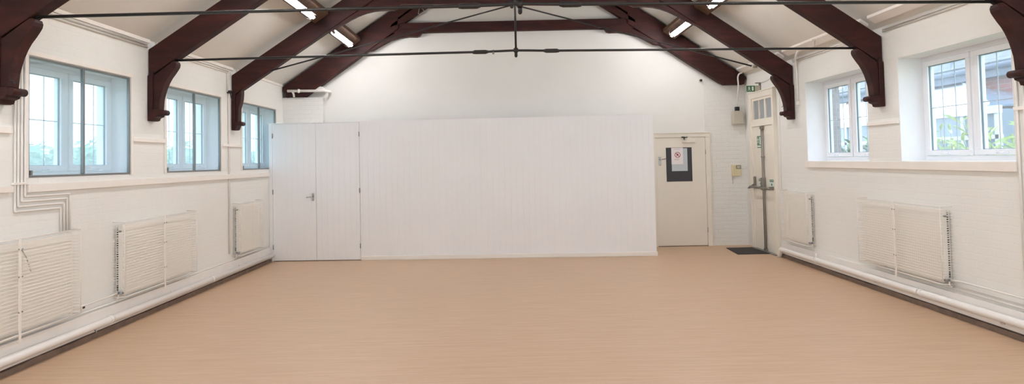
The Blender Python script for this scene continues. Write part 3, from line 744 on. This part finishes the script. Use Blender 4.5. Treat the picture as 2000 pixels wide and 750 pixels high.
# side return, top and inner backing
m.prism([(PX1 - .02, PY(PX1, .02), 0), (PX1, PY(PX1, .0), 0), (PX1, YR, 0), (PX1 - .02, YR, 0)], [(PX1 - .02, PY(PX1, .02), PT), (PX1, PY(PX1, .0), PT), (PX1, YR, PT), (PX1 - .02, YR, PT)])
m.prism([(XL, PY(XL, .02), PT - .02), (PX1, PY(PX1, .02), PT - .02), (PX1, YR - .131, PT - .02), (XL, YR - .131, PT - .02)], [(XL, PY(XL, .02), PT), (PX1, PY(PX1, .02), PT), (PX1, YR - .131, PT), (XL, YR - .131, PT)])
struct('wall_partition', m, M['board'], 'white boarded partition across the rear of the hall', 'partition')
t = thing('door_3', ((DX0 + DX1)/2, PY(-3.2), 0), 'white boarded double cupboard doors at the left of the partition', 'door', None, 'structure')
mid = -3.222
for a, b, hx in ((DX0, mid - .002, DX0), (mid + .002, DX1, DX1)):
    lf = link_mesh('door_leaf', boards(MB(), a, b, .012, DZ, off=-.004), M['board'], t)
    for z in (.24, 1.17, 2.12):
        link_mesh('hinge', MB().cyl((hx, PY(hx, -.012), z - .04), (hx, PY(hx, -.012), z + .04), .008, 8), M['hinge'], lf)
    if hx == DX0:
        hxx = -3.275
        h = MB().box(hxx - .018, hxx + .018, PY(hxx, -.012), PY(hxx, -.004), 1.01, 1.135)
        link_mesh('handle_plate', h, M['chrome'], lf, .002)
        link_mesh('lever_handle', MB().tube(rounded([(hxx, PY(hxx, -.01), 1.08), (hxx, PY(hxx, -.055), 1.08), (hxx - .10, PY(hxx, -.055), 1.072)], .015), .008, 8), M['chrome'], lf)
def skirt(x0, x1):
    pr = [(x0, -.016), (x1, -.016), (x1, -.0005), (x0, -.0005)]
    return MB().prism([(x, PY(x, o), 0) for x, o in pr], [(x, PY(x, o), .068) for x, o in pr])
sk = skirt(DX1 + .012, PX1 + .015); sk.box(PX1 + .0005, PX1 + .015, PY(PX1, -.016), YR - .01, 0, .068)
struct('baseboard_partition', sk, M['gloss'], 'white skirting board along the foot of the partition', 'baseboard', None, .004)
struct('baseboard_corner', skirt(XL + .05, DX0 - .012), M['gloss'], 'short white skirting between left wall and cupboard doors', 'baseboard', None, .003)

# ------------------------------------------------------------------ rear door
t = thing('door_1', (3.17, YR, 0), 'plain cream door in the rear wall with a black notice panel', 'door', None, 'structure')
m = MB(); y0 = YR - .045
m.box(2.63, 2.72, y0, YR, 0, 1.975); m.box(3.622, 3.70, y0, YR, 0, 1.975); m.box(2.63, 3.70, y0, YR, 1.975, 2.045)
m.box(2.60, 2.63, YR - .055, YR, 0, 2.045); m.box(3.70, 3.715, YR - .055, YR, 0, 2.045); m.box(2.60, 3.715, YR - .055, YR, 2.045, 2.06)
link_mesh('door_frame', m, M['cream'], t, .004)
lf = link_mesh('door_leaf', MB().box(2.723, 3.619, YR - .03, YR - .002, .012, 1.972), M['cream'], t, .003)
link_mesh('threshold', MB().box(2.72, 3.62, YR - .05, YR, 0, .010), M['dark'], t)
link_mesh('notice_panel', MB().box(2.905, 3.372, YR - .036, YR - .03, 1.172, 1.79), M['panel_black'], lf)
link_mesh('panel_bead', MB().box(2.895, 3.382, YR - .034, YR - .03, 1.155, 1.172).box(2.895, 3.382, YR - .034, YR - .03, 1.79, 1.80), M['cream'], lf)
m = MB(); m.box(3.20, 3.44, YR - .075, YR - .03, 1.875, 1.925)
link_mesh('door_closer', m, M['cream'], lf, .006)
link_mesh('closer_arm', MB().tube([(3.24, YR - .06, 1.93), (3.22, YR - .10, 1.965), (3.30, YR - .05, 1.975)], .008, 6).box(3.19, 3.25, YR - .05, YR - .045, 1.965, 1.985), M['iron'], lf)
hx = 2.79
link_mesh('handle_plate', MB().box(hx - .022, hx + .022, YR - .036, YR - .03, 1.47, 1.62), M['chrome'], lf, .003)
link_mesh('lever_handle', MB().tube(rounded([(hx, YR - .03, 1.575), (hx, YR - .08, 1.575), (hx + .11, YR - .08, 1.59)], .015), .009, 8), M['chrome'], lf)
link_mesh('hinge', MB().cyl((3.622, YR - .045, .25), (3.622, YR - .045, .33), .006, 8), M['hinge'], lf)
link_mesh('hinge', MB().cyl((3.622, YR - .045, 1.66), (3.622, YR - .045, 1.74), .006, 8), M['hinge'], lf)
# notices
solo('notice_sheet', MB().box(3.003, 3.290, YR - .0385, YR - .0365, 1.362, 1.775), M['paper_blue'], 'pale blue sheet pinned behind the prohibition notice', 'notice')
t = thing('prohibition_notice', (3.11, YR - .04, 1.49), 'white notice with red barred circle on the rear door', 'notice')
ny = YR - .042
link_mesh('paper_sheet', MB().box(3.000, 3.212, ny, ny + .0025, 1.487, 1.785), M['paper'], t)
m = MB(); cx, cz, R = 3.112, 1.655, .053
for q in range(32):
    a0, a1 = 2*PI*q/32, 2*PI*(q+1)/32
    m.prism([(cx + r*math.cos(a), ny - .0012, cz + r*math.sin(a)) for r, a in ((R - .010, a0), (R, a0), (R, a1), (R - .010, a1))],
            [(cx + r*math.cos(a), ny, cz + r*math.sin(a)) for r, a in ((R - .010, a0), (R, a0), (R, a1), (R - .010, a1))])
d_ = (R - .005) * .707; w = .004
m.prism([(cx - d_ - w, ny - .0012, cz + d_ - w), (cx - d_ + w, ny - .0012, cz + d_ + w), (cx + d_ + w, ny - .0012, cz - d_ + w), (cx + d_ - w, ny - .0012, cz - d_ - w)],
        [(cx - d_ - w, ny, cz + d_ - w), (cx - d_ + w, ny, cz + d_ + w), (cx + d_ + w, ny, cz - d_ + w), (cx + d_ - w, ny, cz - d_ - w)])
link_mesh('barred_circle', m, M['red'], t)
fig = [(-.018, .006), (-.012, .02), (.002, .024), (.016, .020), (.020, .006), (.012, -.002), (.016, -.014), (.026, -.026), (.016, -.026), (.004, -.012), (-.006, -.014), (-.018, -.030), (-.028, -.028), (-.014, -.010)]
link_mesh('pictogram', MB().prism([(cx + a, ny - .0008, cz + b) for a, b in fig], [(cx + a, ny, cz + b) for a, b in fig]), M['red'], t)
m = MB()
for z, x0, x1 in ((1.755, 3.05, 3.16), (1.575, 3.045, 3.15), (1.562, 3.055, 3.13)):
    m.box(x0, x1, ny - .0006, ny, z, z + .006)
link_mesh('print_lines', m, M['printgrey'], t)

# ------------------------------------------------------------------ fire exit door on the right wall
F0, F1 = 10.745, 11.80
t = thing('door_2', (XR, (F0 + F1)/2, 0), 'cream double fire exit door with fanlight in the right wall', 'door', None, 'structure')
m = MB(); a = XR - .05
m.box(a, XR, F0, F0 + .075, 0, 2.70); m.box(a, XR, F1 - .09, F1, 0, 2.70); m.box(a, XR, F0 + .075, F1 - .09, 2.60, 2.70); m.box(a, XR, F0 + .075, F1 - .09, 2.115, 2.21)
m.box(XR - .062, XR, F0 - .02, F0, 0, 2.70); m.box(XR - .062, XR, F1, F1 + .02, 0, 2.70); m.box(XR - .062, XR, F0 - .02, F1 + .02, 2.70, 2.72)
link_mesh('door_frame', m, M['cream'], t, .004)
D0, D1 = F0 + .078, F1 - .093; dm = 11.235
for (ya, yb), nm in zip(((dm + .003, D1), (D0, dm - .003)), ('far', 'near')):
    m = MB(); m.box(XR - .03, XR - .002, ya, yb, .012, 2.112)
    sx = XR - .036
    w = .07
    for c, d in ((.012, .16), (.70, .86), (1.95, 2.112)): m.box(sx, XR - .0305, ya + w, yb - w, c, d)
    m.box(sx, XR - .0305, ya, ya + w, .012, 2.112); m.box(sx, XR - .0305, yb - w, yb, .012, 2.112)
    lf = link_mesh('door_leaf', m, M['cream'], t, .003)
    # panic bolt
    yr_ = dm + .035 if nm == 'far' else dm - .035
    bx_ = XR - .055
    br_ = MB().tube([(bx_, yr_, .03), (bx_, yr_, 2.09)], .009, 8)
    link_mesh('bolt_rod', br_, M['steel'], lf)
    k = MB(); k.box(XR - .075, XR - .036, yr_ - .022, yr_ + .022, 2.06, 2.11); k.box(XR - .075, XR - .036, yr_ - .018, yr_ + .018, .015, .05); k.box(XR - .085, XR - .036, yr_ - .026, yr_ + .026, 1.03, 1.24)
    k.box(XR - .07, XR - .036, yr_ - .016, yr_ + .016, 1.58, 1.60)
    link_mesh('bolt_casing', k, M['steel'], lf, .003)
    ye = D1 - .03 if nm == 'far' else D0 + .03
    b = MB().tube([(XR - .085, yr_, 1.085), (XR - .12, yr_, 1.075), (XR - .12, ye, 1.07), (XR - .045, ye, 1.09)], .016, 10)
    link_mesh('push_bar', b, M['steel'], lf)
    if nm == 'far':
        link_mesh('end_bracket', MB().box(XR - .07, XR - .036, ye - .06, ye - .02, 1.06, 1.25).prism([(XR - .05, ye - .01, 1.13), (XR - .16, ye - .01, 1.06), (XR - .16, ye - .01, 1.04), (XR - .05, ye - .01, 1.06)], [(XR - .05, ye + .01, 1.13), (XR - .16, ye + .01, 1.06), (XR - .16, ye + .01, 1.04), (XR - .05, ye + .01, 1.06)]), M['steel'], lf)
    else:
        link_mesh('end_bracket', MB().box(XR - .12, XR - .036, ye - .02, ye + .02, 1.045, 1.10), M['steel'], lf)
# fanlight
m = MB(); z0, z1 = 2.21, 2.60
m.box(XR - .035, XR - .002, D0, D1, z0, z0 + .03); m.box(XR - .035, XR - .002, D0, D1, z1 - .04, z1); m.box(XR - .035, XR - .002, D0, D0 + .035, z0 + .03, z1 - .04); m.box(XR - .035, XR - .002, D1 - .05, D1, z0 + .03, z1 - .04)
ya, yb = D0 + .035, D1 - .05
cuts = [ya + (yb - ya)/3, ya + (yb - ya)*2/3]
m.box(XR - .035, XR - .002, cuts[0] - .03, cuts[0] + .03, z0 + .03, z1 - .04); m.box(XR - .035, XR - .002, cuts[1] - .014, cuts[1] + .014, z0 + .03, z1 - .04)
fl = link_mesh('fanlight', m, M['cream'], t, .003)
for p, q in ((ya, cuts[0] - .03), (cuts[0] + .03, cuts[1] - .014), (cuts[1] + .014, yb)):
    link_mesh('fanlight_pane', MB().box(XR - .012, XR - .006, p, q, z0 + .03, z1 - .04), M['frost'], fl)
link_mesh('threshold', MB().box(XR - .10, XR, F0, F1, 0, .011), M['steel'], t)

def text_mesh(name, txt, size, mat, parent, mtx, cen=True):
    cu = bpy.data.curves.new(name, 'FONT'); cu.body = txt; cu.size = size; cu.extrude = .0006; cu.resolution_u = 3
    cu.align_x = 'CENTER' if cen else 'LEFT'; cu.align_y = 'CENTER'
    tmp = bpy.data.objects.new('tmp', cu); C.objects.link(tmp)
    me = bpy.data.meshes.new_from_object(tmp.evaluated_get(bpy.context.evaluated_depsgraph_get()))
    C.objects.unlink(tmp); bpy.data.objects.remove(tmp); bpy.data.curves.remove(cu)
    me.transform(mtx); me.transform(Matrix.Translation(-ORG[parent.name])); me.name = name
    me.materials.clear(); me.materials.append(mat)
    o = bpy.data.objects.new(name, me); C.objects.link(o); o.parent = parent; ORG[o.name] = ORG[parent.name]
    return o
# facing -X (into the room from the right wall): text reads towards -Y
FX = lambda x, y, z: Matrix.Translation((x, y, z)) @ Matrix(((0, 0, -1, 0), (-1, 0, 0, 0), (0, 1, 0, 0), (0, 0, 0, 1)))
def running_man(m, u, v, s, put):
    parts = [[(-.1, .9), (.1, .9), (.12, 1.1), (0, 1.18), (-.12, 1.1)], [(-.2, .85), (.2, .8), (.12, .3), (-.1, .28)], [(.0, .35), (.14, .3), (.42, -.25), (.28, -.32)], [(-.1, .32), (.02, .28), (-.18, -.1), (-.55, -.12), (-.55, .02), (-.24, .04)],
             [(.15, .8), (.2, .7), (.5, .5), (.55, .6)], [(-.2, .85), (-.1, .72), (-.4, .5), (-.48, .6)]]
    for p in parts:
        m.prism([put(u + a*s, v + b*s, .0012) for a, b in p], [put(u + a*s, v + b*s, 0) for a, b in p])
    return m
for y, lab in ((11.405, 'green push bar sign on the far fire door leaf'), (10.93, 'green push bar sign on the near fire door leaf')):
    t = thing('push_bar_sign', (XR - .038, y, 1.15), lab, 'sign', 'push bar signs')
    link_mesh('sign_plate', MB().box(XR - .040, XR - .0365, y - .085, y + .085, 1.09, 1.22), M['signwhite'], t)
    link_mesh('green_band', MB().box(XR - .0412, XR - .040, y - .08, y + .08, 1.175, 1.215), M['green'], t)
    text_mesh('sign_lettering', 'PUSH BAR', .03, M['signwhite'], t, FX(XR - .0416, y, 1.195))
    sm = MB(); dm_ = [(0, .025), (.04, 0), (.02, 0), (.02, -.02), (-.02, -.02), (-.02, 0), (-.04, 0)]
    sm.prism([(XR - .0412, y - a, 1.133 - b) for a, b in dm_], [(XR - .040, y - a, 1.133 - b) for a, b in dm_])
    link_mesh('sign_symbol', sm, M['green'], t)
t = thing('fire_exit_sign', (XR - .04, 11.43, 1.87), 'small upright green sign high on the far fire door leaf', 'sign')
link_mesh('sign_plate', MB().box(XR - .040, XR - .0365, 11.33, 11.50, 1.745, 1.945), M['green'], t)
put = lambda a, b, o: (XR - .040 - o, 11.45 - a, 1.84 + b)
link_mesh('running_figure', running_man(MB(), 0, 0, .07, put), M['signwhite'], t)
m = MB(); m.box(XR - .0412, XR - .040, 11.34, 11.39, 1.80, 1.93); m.box(XR - .0412, XR - .040, 11.34, 11.49, 1.76, 1.785)
link_mesh('door_symbol', m, M['signwhite'], t)
# illuminated style exit sign on a bracket over the door
t = thing('exit_sign', (XR, 11.3, 2.8), 'green exit sign projecting from the wall over the fire exit', 'sign')
sy = 11.33
link_mesh('sign_body', MB().box(XR - .10, XR - .02, sy + .0, sy + .06, 2.715, 2.81), M['boxgrey'], t, .005)
link_mesh('wall_bracket', MB().box(XR - .03, XR, sy + .01, sy + .05, 2.72, 2.86).box(XR - .09, XR, sy + .005, sy + .055, 2.845, 2.86), M['steel'], t, .003)
gp = link_mesh('green_panel', MB().box(XR - .245, XR - .10, sy + .02, sy + .035, 2.705, 2.81), M['green'], t, .006)
put = lambda a, b, o: (XR - .20 + a, sy + .02 - o, 2.735 + b)
link_mesh('running_figure', running_man(MB(), 0, .0, .052, put), M['signwhite'], gp)
m = MB(); m.box(XR - .155, XR - .125, sy + .0185, sy + .02, 2.725, 2.792)
link_mesh('door_symbol', m, M['signwhite'], gp)
small_pipe([(XR - .006, sy + .0, 2.85), (XR - .006, 11.0, 2.87), (XR - .006, 10.2, 2.88)], .005, 'thin cable from the exit sign towards the bracket', 'cable', 'cable', 'thin cables')

# ------------------------------------------------------------------ rear wall fittings
wy = YR - .012
t = thing('control_box', (4.23, wy, 2.18), 'square grey box high on the brick end of the rear wall', 'box')
link_mesh('box_body', MB().box(4.115, 4.315, wy - .10, wy, 2.185, 2.43), M['boxgrey'], t, .012)
link_mesh('box_lid', MB().box(4.12, 4.31, wy - .115, wy - .10, 2.19, 2.425), M['boxgrey'], t, .008)
link_mesh('cable_gland', MB().box(4.175, 4.245, wy - .09, wy - .02, 2.43, 2.505), M['black'], t, .006)
small_pipe([(4.212, wy - .06, 2.50), (4.210, wy - .08, 2.62), (4.205, 11.955, 2.86), (4.195, 11.955, 3.03), (4.215, 11.94, 3.09), (4.27, 11.93, 3.105)], .014, 'white pipe rising from the grey box on the rear wall', 'conduit', 'conduit', g, .05)
t = thing('door_entry_phone', (4.16, wy, 1.25), 'ivory door entry handset with small display on the rear wall', 'telephone')
link_mesh('phone_base', MB().box(4.085, 4.255, wy - .035, wy, 1.25, 1.455), M['phone'], t, .008)
link_mesh('handset', MB().box(4.085, 4.125, wy - .06, wy - .035, 1.29, 1.45), M['phone'], t, .008)
link_mesh('display_frame', MB().box(4.165, 4.25, wy - .04, wy - .035, 1.38, 1.445), M['lcd'], t)
link_mesh('display', MB().box(4.178, 4.238, wy - .042, wy - .04, 1.39, 1.435), M['boxgrey'], t)
link_mesh('handset_cord', MB().tube([(4.10, wy - .02, 1.255), (4.095, wy - .02, 1.20), (4.105, wy - .02, 1.15), (4.10, wy - .02, 1.11)], .006, 6), M['printgrey'], t)
small_pipe([(4.256, wy - .004, 1.385), (XR - .002, wy - .004, 1.38)], .004, 'thin cable from the entry handset to the corner', 'cable', 'cable', 'thin cables')
t = thing('security_camera', (3.59, YR - .02, 3.005), 'small round camera on the gable wall under the truss', 'camera')
link_mesh('camera_base', MB().cyl((3.59, YR, 3.005), (3.59, YR - .03, 3.005), .042, 16), M['gloss'], t)
link_mesh('camera_lens', MB().cyl((3.58, YR - .03, 3.005), (3.58, YR - .05, 3.005), .024, 14).ball((3.58, YR - .05, 3.005), .024), M['black'], t)
t = thing('ceiling_sensor', (4.10, 10.85, 3.10), 'small dark cone sensor under the eaves near the fire exit', 'sensor')
link_mesh('sensor_head', MB().tube([(4.10, 10.85, 3.045), (4.10, 10.85, 3.08), (4.10, 10.85, 3.12)], .03, 12, radii=[.04, .036, .015]), M['steel'], t)
link_mesh('sensor_stem', MB().cyl((4.10, 10.85, 3.11), (4.10, 10.85, 3.25), .012, 8), M['gloss'], t)
t = thing('motion_sensor', (4.19, 8.95, 3.13), 'small white sensor bracket on the right eaves batten', 'sensor')
link_mesh('sensor_plate', MB().box(4.15, 4.24, 8.93, 8.97, 3.145, 3.165), M['gloss'], t)
link_mesh('sensor_stem', MB().tube([(4.20, 8.95, 3.15), (4.19, 8.95, 3.09), (4.18, 8.94, 3.06)], .008, 8), M['boxgrey'], t)
# door mat
struct_ = solo('door_mat', MB().prism([(3.755, 10.975, 0.0), (4.295, 10.965, 0.0), (4.262, 11.735, 0.0), (3.82, 11.74, 0.0)], [(3.755, 10.975, .012), (4.295, 10.965, .012), (4.262, 11.735, .012), (3.82, 11.74, .012)]), M['mat'], 'dark grey door mat in front of the fire exit', 'mat', None, .003)

# ------------------------------------------------------------------ outside
M['grass'] = plain('mown grass', srgb(120, 150, 90), .9, noise=.3, nscale=3)
M['paving'] = plain('grey paving', srgb(170, 170, 168), .8, noise=.1, nscale=2)
M['brick_red'] = brick_paint('red brickwork', 'Y', srgb(150, 78, 66), .5, True, srgb(166, 92, 78), srgb(160, 140, 130))
M['brick_grey'] = brick_paint('weathered brown brickwork', 'X', srgb(112, 96, 90), .5, True, srgb(130, 114, 106), srgb(140, 132, 126))
M['pvc_roof'] = plain('white translucent roofing', srgb(238, 242, 246), .3)
M['house_frame'] = plain('white plastic porch frame', srgb(226, 230, 236), .3)
M['house_glass'] = plain('blue grey house glazing', srgb(128, 150, 168), .08)
M['house_dark'] = plain('dark fascia board', srgb(92, 106, 122), .5)
def slates():
    k = NT('grey roof slates'); k.set(Roughness=.5)
    tc = k.n('ShaderNodeTexCoord'); sp = k.n('ShaderNodeSeparateXYZ'); cb = k.n('ShaderNodeCombineXYZ'); k.l(tc.outputs['Object'], sp.inputs[0]); k.l(sp.outputs['Y'], cb.inputs['X']); k.l(sp.outputs['X'], cb.inputs['Y'])
    br = k.n('ShaderNodeTexBrick'); br.offset = .5
    for a, v in (('Scale', 1.0), ('Mortar Size', .008), ('Brick Width', .26), ('Row Height', .15)): br.inputs[a].default_value = v
    br.inputs['Color1'].default_value = srgb(92, 102, 112); br.inputs['Color2'].default_value = srgb(108, 118, 128); br.inputs['Mortar'].default_value = srgb(40, 46, 54)
    k.l(cb.outputs[0], br.inputs['Vector']); k.l(br.outputs['Color'], k.b.inputs['Base Color']); return k.m
M['slate'] = slates()
struct('ground', MB().box(-60, XL - WT, -20, 60, -.25, -.13).box(XR + WT, 60, -20, 60, -.25, -.13).box(XL - WT, XR + WT, YR + .3, 60, -.25, -.13), M['grass'], 'grass outside the hall', 'ground')
# neighbouring brick house with slate roof and glazed porch
t = thing('brick_house', (8.5, 11, 0), 'red brick house with slate roof seen through the right windows', 'house')
link_mesh('brick_wall', MB().box(8.0, 12.0, 7.6, 15.6, -.13, 2.9), M['brick_red'], t)
rf = [(7.85, 2.93), (10.6, 5.0), (10.6, 5.12), (7.82, 3.04)]
link_mesh('slate_roof', MB().prism([(x, 7.4, z) for x, z in rf], [(x, 15.8, z) for x, z in rf]), M['slate'], t)
link_mesh('fascia', MB().box(7.84, 7.88, 7.4, 15.8, 2.80, 2.95).box(7.88, 8.0, 7.4, 15.8, 2.80, 2.82), M['house_dark'], t)
link_mesh('gutter', MB().tube([(7.80, 7.4, 2.96), (7.80, 15.8, 2.96)], .045, 10), M['house_dark'], t)
t = thing('glazed_porch', (7.5, 11.5, 0), 'white framed lean-to porch with pale roof against the brick house', 'porch')
m = MB(); top = [(6.88, 9.5, 2.24), (6.88, 15.4, 2.24), (7.99, 15.4, 2.76), (7.99, 11.6, 2.76)]
m.prism(top, [(x, y, z + .03) for x, y, z in top]); hip = [(6.88, 9.5, 2.24), (7.99, 11.6, 2.76), (7.99, 9.5, 2.26)]
link_mesh('porch_roof', m, M['pvc_roof'], t)
link_mesh('porch_hip', MB().prism(hip, [(x, y, z + .03) for x, y, z in hip]), M['house_glass'], t)
link_mesh('hip_bar', MB().tube([(6.88, 9.5, 2.29), (7.99, 11.6, 2.81)], .03, 6), M['house_frame'], t)
m = MB().box(6.86, 6.94, 9.3, 15.4, 2.14, 2.25)
for y in (9.35, 10.05, 10.8, 11.6, 12.5, 13.5, 14.5, 15.35): m.box(6.88, 6.94, y - .035, y + .035, -.13, 2.14)
m.box(6.88, 6.94, 9.3, 15.4, 1.78, 1.84); m.box(6.88, 6.94, 9.3, 15.4, .6, .68)
for x in (7.3, 7.7): m.box(x - .03, x + .03, 9.32, 9.38, -.13, 2.2)
link_mesh('porch_frame', m, M['house_frame'], t)
link_mesh('porch_glass', MB().box(6.905, 6.915, 9.35, 15.35, .68, 2.14).box(6.94, 7.98, 9.345, 9.355, .68, 2.2), M['house_glass'], t)
link_mesh('dwarf_wall', MB().box(6.87, 6.95, 9.3, 15.4, -.13, .6), M['brick_red'], t)
# brick buttress of the hall and a distant white building
solo('brick_buttress', MB().box(XR + WT, 5.53, 11.0, 11.5, -.13, 3.4).prism([(XR + WT, 11.0, 3.4), (5.53, 11.0, 3.4), (XR + WT, 11.0, 3.8)], [(XR + WT, 11.5, 3.4), (5.53, 11.5, 3.4), (XR + WT, 11.5, 3.8)]), M['brick_grey'],
     'weathered brick buttress outside the further right window', 'buttress')
t = thing('annexe', (8, 19, 0), 'low white annexe with flat roof outside the further right window', 'building')
link_mesh('annexe_wall', MB().box(6.5, 10.4, 17.2, 22, -.13, 2.75), M['pvc_roof'], t)
link_mesh('roof_edge', MB().box(6.4, 10.5, 17.1, 22.1, 2.75, 2.95), M['house_frame'], t)
m = MB()
for x in (7.1, 8.15, 9.2): m.box(x, x + .75, 17.17, 17.2, 1.7, 2.45)
link_mesh('annexe_window', m, M['house_glass'], t)

def leafmat(name, c1, c2):
    k = NT(name); k.set(Roughness=.5)
    oi = k.n('ShaderNodeTexCoord'); nz = k.n('ShaderNodeTexNoise', Scale=6.0, Detail=2.0); k.l(oi.outputs['Object'], nz.inputs['Vector'])
    r = k.n('ShaderNodeValToRGB'); k.l(nz.outputs['Fac'], r.inputs['Fac']); r.color_ramp.elements[0].position = .35; r.color_ramp.elements[1].position = .65
    r.color_ramp.elements[0].color = c1; r.color_ramp.elements[1].color = c2; k.l(r.outputs['Color'], k.b.inputs['Base Color']); return k.m
M['leaf_light'] = leafmat('yellow green leaves', srgb(160, 184, 100), srgb(214, 228, 156))
M['leaf_mid'] = leafmat('mid green leaves', srgb(70, 120, 70), srgb(120, 170, 100))
M['leaf_hedge'] = leafmat('hedge leaves paled by painted haze', srgb(130, 165, 135), srgb(175, 205, 175))  # greens paled so the colour carries the outdoor haze
M['stem'] = plain('green brown stem', srgb(110, 110, 70), .7)
def leaf(m, p, dirv, L, W, r):
    d = Vector(dirv).normalized(); sd = d.cross(Vector((r.random() - .5, r.random() - .5, 1))).normalized(); up = sd.cross(d)
    a = Vector(p); b = a + d*L*.35 + up*L*.06; c = a + d*L*.75 + up*L*.02; e = a + d*L - up*L*.12
    m.face([a, b - sd*W, c - sd*W*.8, e]); m.face([a, e, c + sd*W*.8, b + sd*W])
def shrub(c, rad, h, n, L, W, mat, label, seed, stems=9, spread=1.0):
    r = random.Random(seed); t = thing('shrub', (c[0], c[1], -.13), label, 'shrub', None)
    sm = MB(); lm = MB()
    for k in range(stems):
        an = r.random()*2*PI; rr = rad*(.3 + .7*r.random()); hh = h*(.75 + .3*r.random())
        P = [Vector((c[0], c[1], -.13)) + Vector((math.cos(an)*rr*q*q, math.sin(an)*rr*q*q, (hh + .13)*q)) for q in (0, .25, .5, .75, 1)]
        sm.tube(P, .008, 5, radii=[.012, .010, .008, .006, .003])
        for q in range(n):
            f = .3 + .7*(q + r.random())/n; i = min(3, int(f*4)); w = f*4 - i; p = P[i].lerp(P[i+1], w)
            a2 = r.random()*2*PI
            leaf(lm, p, (math.cos(a2)*spread, math.sin(a2)*spread, .35 + r.random()*.6), L*(.7 + .6*r.random()), W, r)
    link_mesh('stems', sm, M['stem'], t); link_mesh('leaves', lm, mat, t)
    return t
shrub((6.05, 8.25), .5, 1.95, 30, .22, .022, M['leaf_light'], 'pale green long leaved shrub outside the near right window, right of its mullion', 11, 10)
shrub((6.1, 7.6), .35, 1.9, 24, .22, .022, M['leaf_light'], 'pale green long leaved shrub outside the near right window, at its near edge', 16, 8)
shrub((6.0, 8.95), .28, 1.92, 22, .20, .020, M['leaf_light'], 'pale green long leaved shrub outside the near right window, left of its mullion', 12, 8)
shrub((6.3, 9.9), .4, 1.62, 26, .12, .03, M['leaf_mid'], 'low mid green shrub beside the glazed porch', 13, 9)
shrub((5.95, 11.95), .35, 1.8, 40, .14, .035, M['leaf_mid'], 'mid green shrub outside the further right window, left of its mullion', 14, 14)
shrub((5.98, 10.85), .3, 1.82, 40, .14, .035, M['leaf_mid'], 'mid green shrub outside the further right window, right of its mullion', 15, 14)
# hedge along the left boundary
r = random.Random(5); m = MB()
for k in range(9000):
    y = 2 + r.random()*26; z = -.1 + (r.random()**.7)*2.25 + .12*math.sin(y*1.7) + .08*math.sin(y*4.3); x = -9.0 - r.random()*.25 - (.5*r.random() if z > 1.9 else 0)
    a2 = r.random()*2*PI
    leaf(m, (x, y, z), (.8, math.cos(a2), .3 + math.sin(a2)*.6), .16, .05, r)
t = thing('hedge', (-9.5, 15, 0), 'green hedge outside the left windows, paled by painted haze', 'hedge')
link_mesh('leaves', m, M['leaf_hedge'], t)
m = MB(); N = 40
for k in range(N):
    y0 = 2 + 26*k/N; y1 = 2 + 26*(k+1)/N; z = 2.0 + .12*math.sin(y0*1.7) + .08*math.sin(y0*4.3); m.box(-10.2, -9.15, y0, y1, -.13, z)
link_mesh('hedge_body', m, M['leaf_hedge'], t)

# ------------------------------------------------------------------ world, camera, view
w = bpy.data.worlds.new('overcast sky'); bpy.context.scene.world = w; w.use_nodes = True
nt = w.node_tree; bg = nt.nodes['Background']
tc = nt.nodes.new('ShaderNodeTexCoord'); sp = nt.nodes.new('ShaderNodeSeparateXYZ'); rp = nt.nodes.new('ShaderNodeValToRGB')
nt.links.new(tc.outputs['Generated'], sp.inputs[0]); nt.links.new(sp.outputs['Z'], rp.inputs['Fac']); nt.links.new(rp.outputs['Color'], bg.inputs['Color'])
rp.color_ramp.elements[0].position = 0; rp.color_ramp.elements[0].color = (.74, .86, 1.0, 1)
rp.color_ramp.elements[1].position = .6; rp.color_ramp.elements[1].color = (.67, .82, 1.0, 1)
bg.inputs['Strength'].default_value = 4.7

def portal(loc, rot, sx, sy):
    l = bpy.data.lights.new('daylight_portal', 'AREA'); l.shape = 'RECTANGLE'; l.size = sx; l.size_y = sy; l.cycles.is_portal = True
    o = bpy.data.objects.new('daylight_portal', l); C.objects.link(o); o.location = loc; o.rotation_euler = rot
for a, b in WINL + [(h[0] - .1, h[1] - .1) for h in HAFT]: portal((XL - .34, (a + b)/2, (LZ0 + LZ1)/2), (0, -PI/2, 0), LZ1 - LZ0, b - a)
for a, b in WINR + HAFT: portal((XR + .352, (a + b)/2, (WZ0 + WZ1)/2), (0, PI/2, 0), WZ1 - WZ0, b - a)
portal(((GX0 + GX1)/2, YN - .28, (GZ0 + GZ1)/2), (PI/2, 0, 0), GX1 - GX0, GZ1 - GZ0)

cam = bpy.data.cameras.new('camera'); co = bpy.data.objects.new('camera', cam); C.objects.link(co)
R_ = Vector((0.99976607, 0.00385368, -0.02128278)); U_ = Vector((0.02140363, -0.03464078, 0.99917061)); F_ = Vector((-0.00311323, 0.9993924, 0.03471516))
mt = Matrix((( R_.x, U_.x, -F_.x, 0), (R_.y, U_.y, -F_.y, 0), (R_.z, U_.z, -F_.z, 1.62), (0, 0, 0, 1)))
co.matrix_world = mt
cam.sensor_fit = 'HORIZONTAL'; cam.sensor_width = 36; cam.lens = 1300 * 36 / 2000
cam.shift_x = (1000 - 983.92) / 2000; cam.shift_y = (268.43 - 375) / 2000
cam.clip_start = .05; cam.clip_end = 300
sc = bpy.context.scene; sc.camera = co
sc.view_settings.view_transform = 'Standard'; sc.view_settings.look = 'None'; sc.view_settings.gamma = 1; sc.view_settings.exposure = .32
sc.view_settings.use_curve_mapping = False
cy = sc.cycles
cy.use_denoising = True; cy.max_bounces = 10; cy.diffuse_bounces = 6; cy.transparent_max_bounces = 16; cy.glossy_bounces = 4
cy.sample_clamp_indirect = 6; cy.caustics_reflective = False; cy.caustics_refractive = False
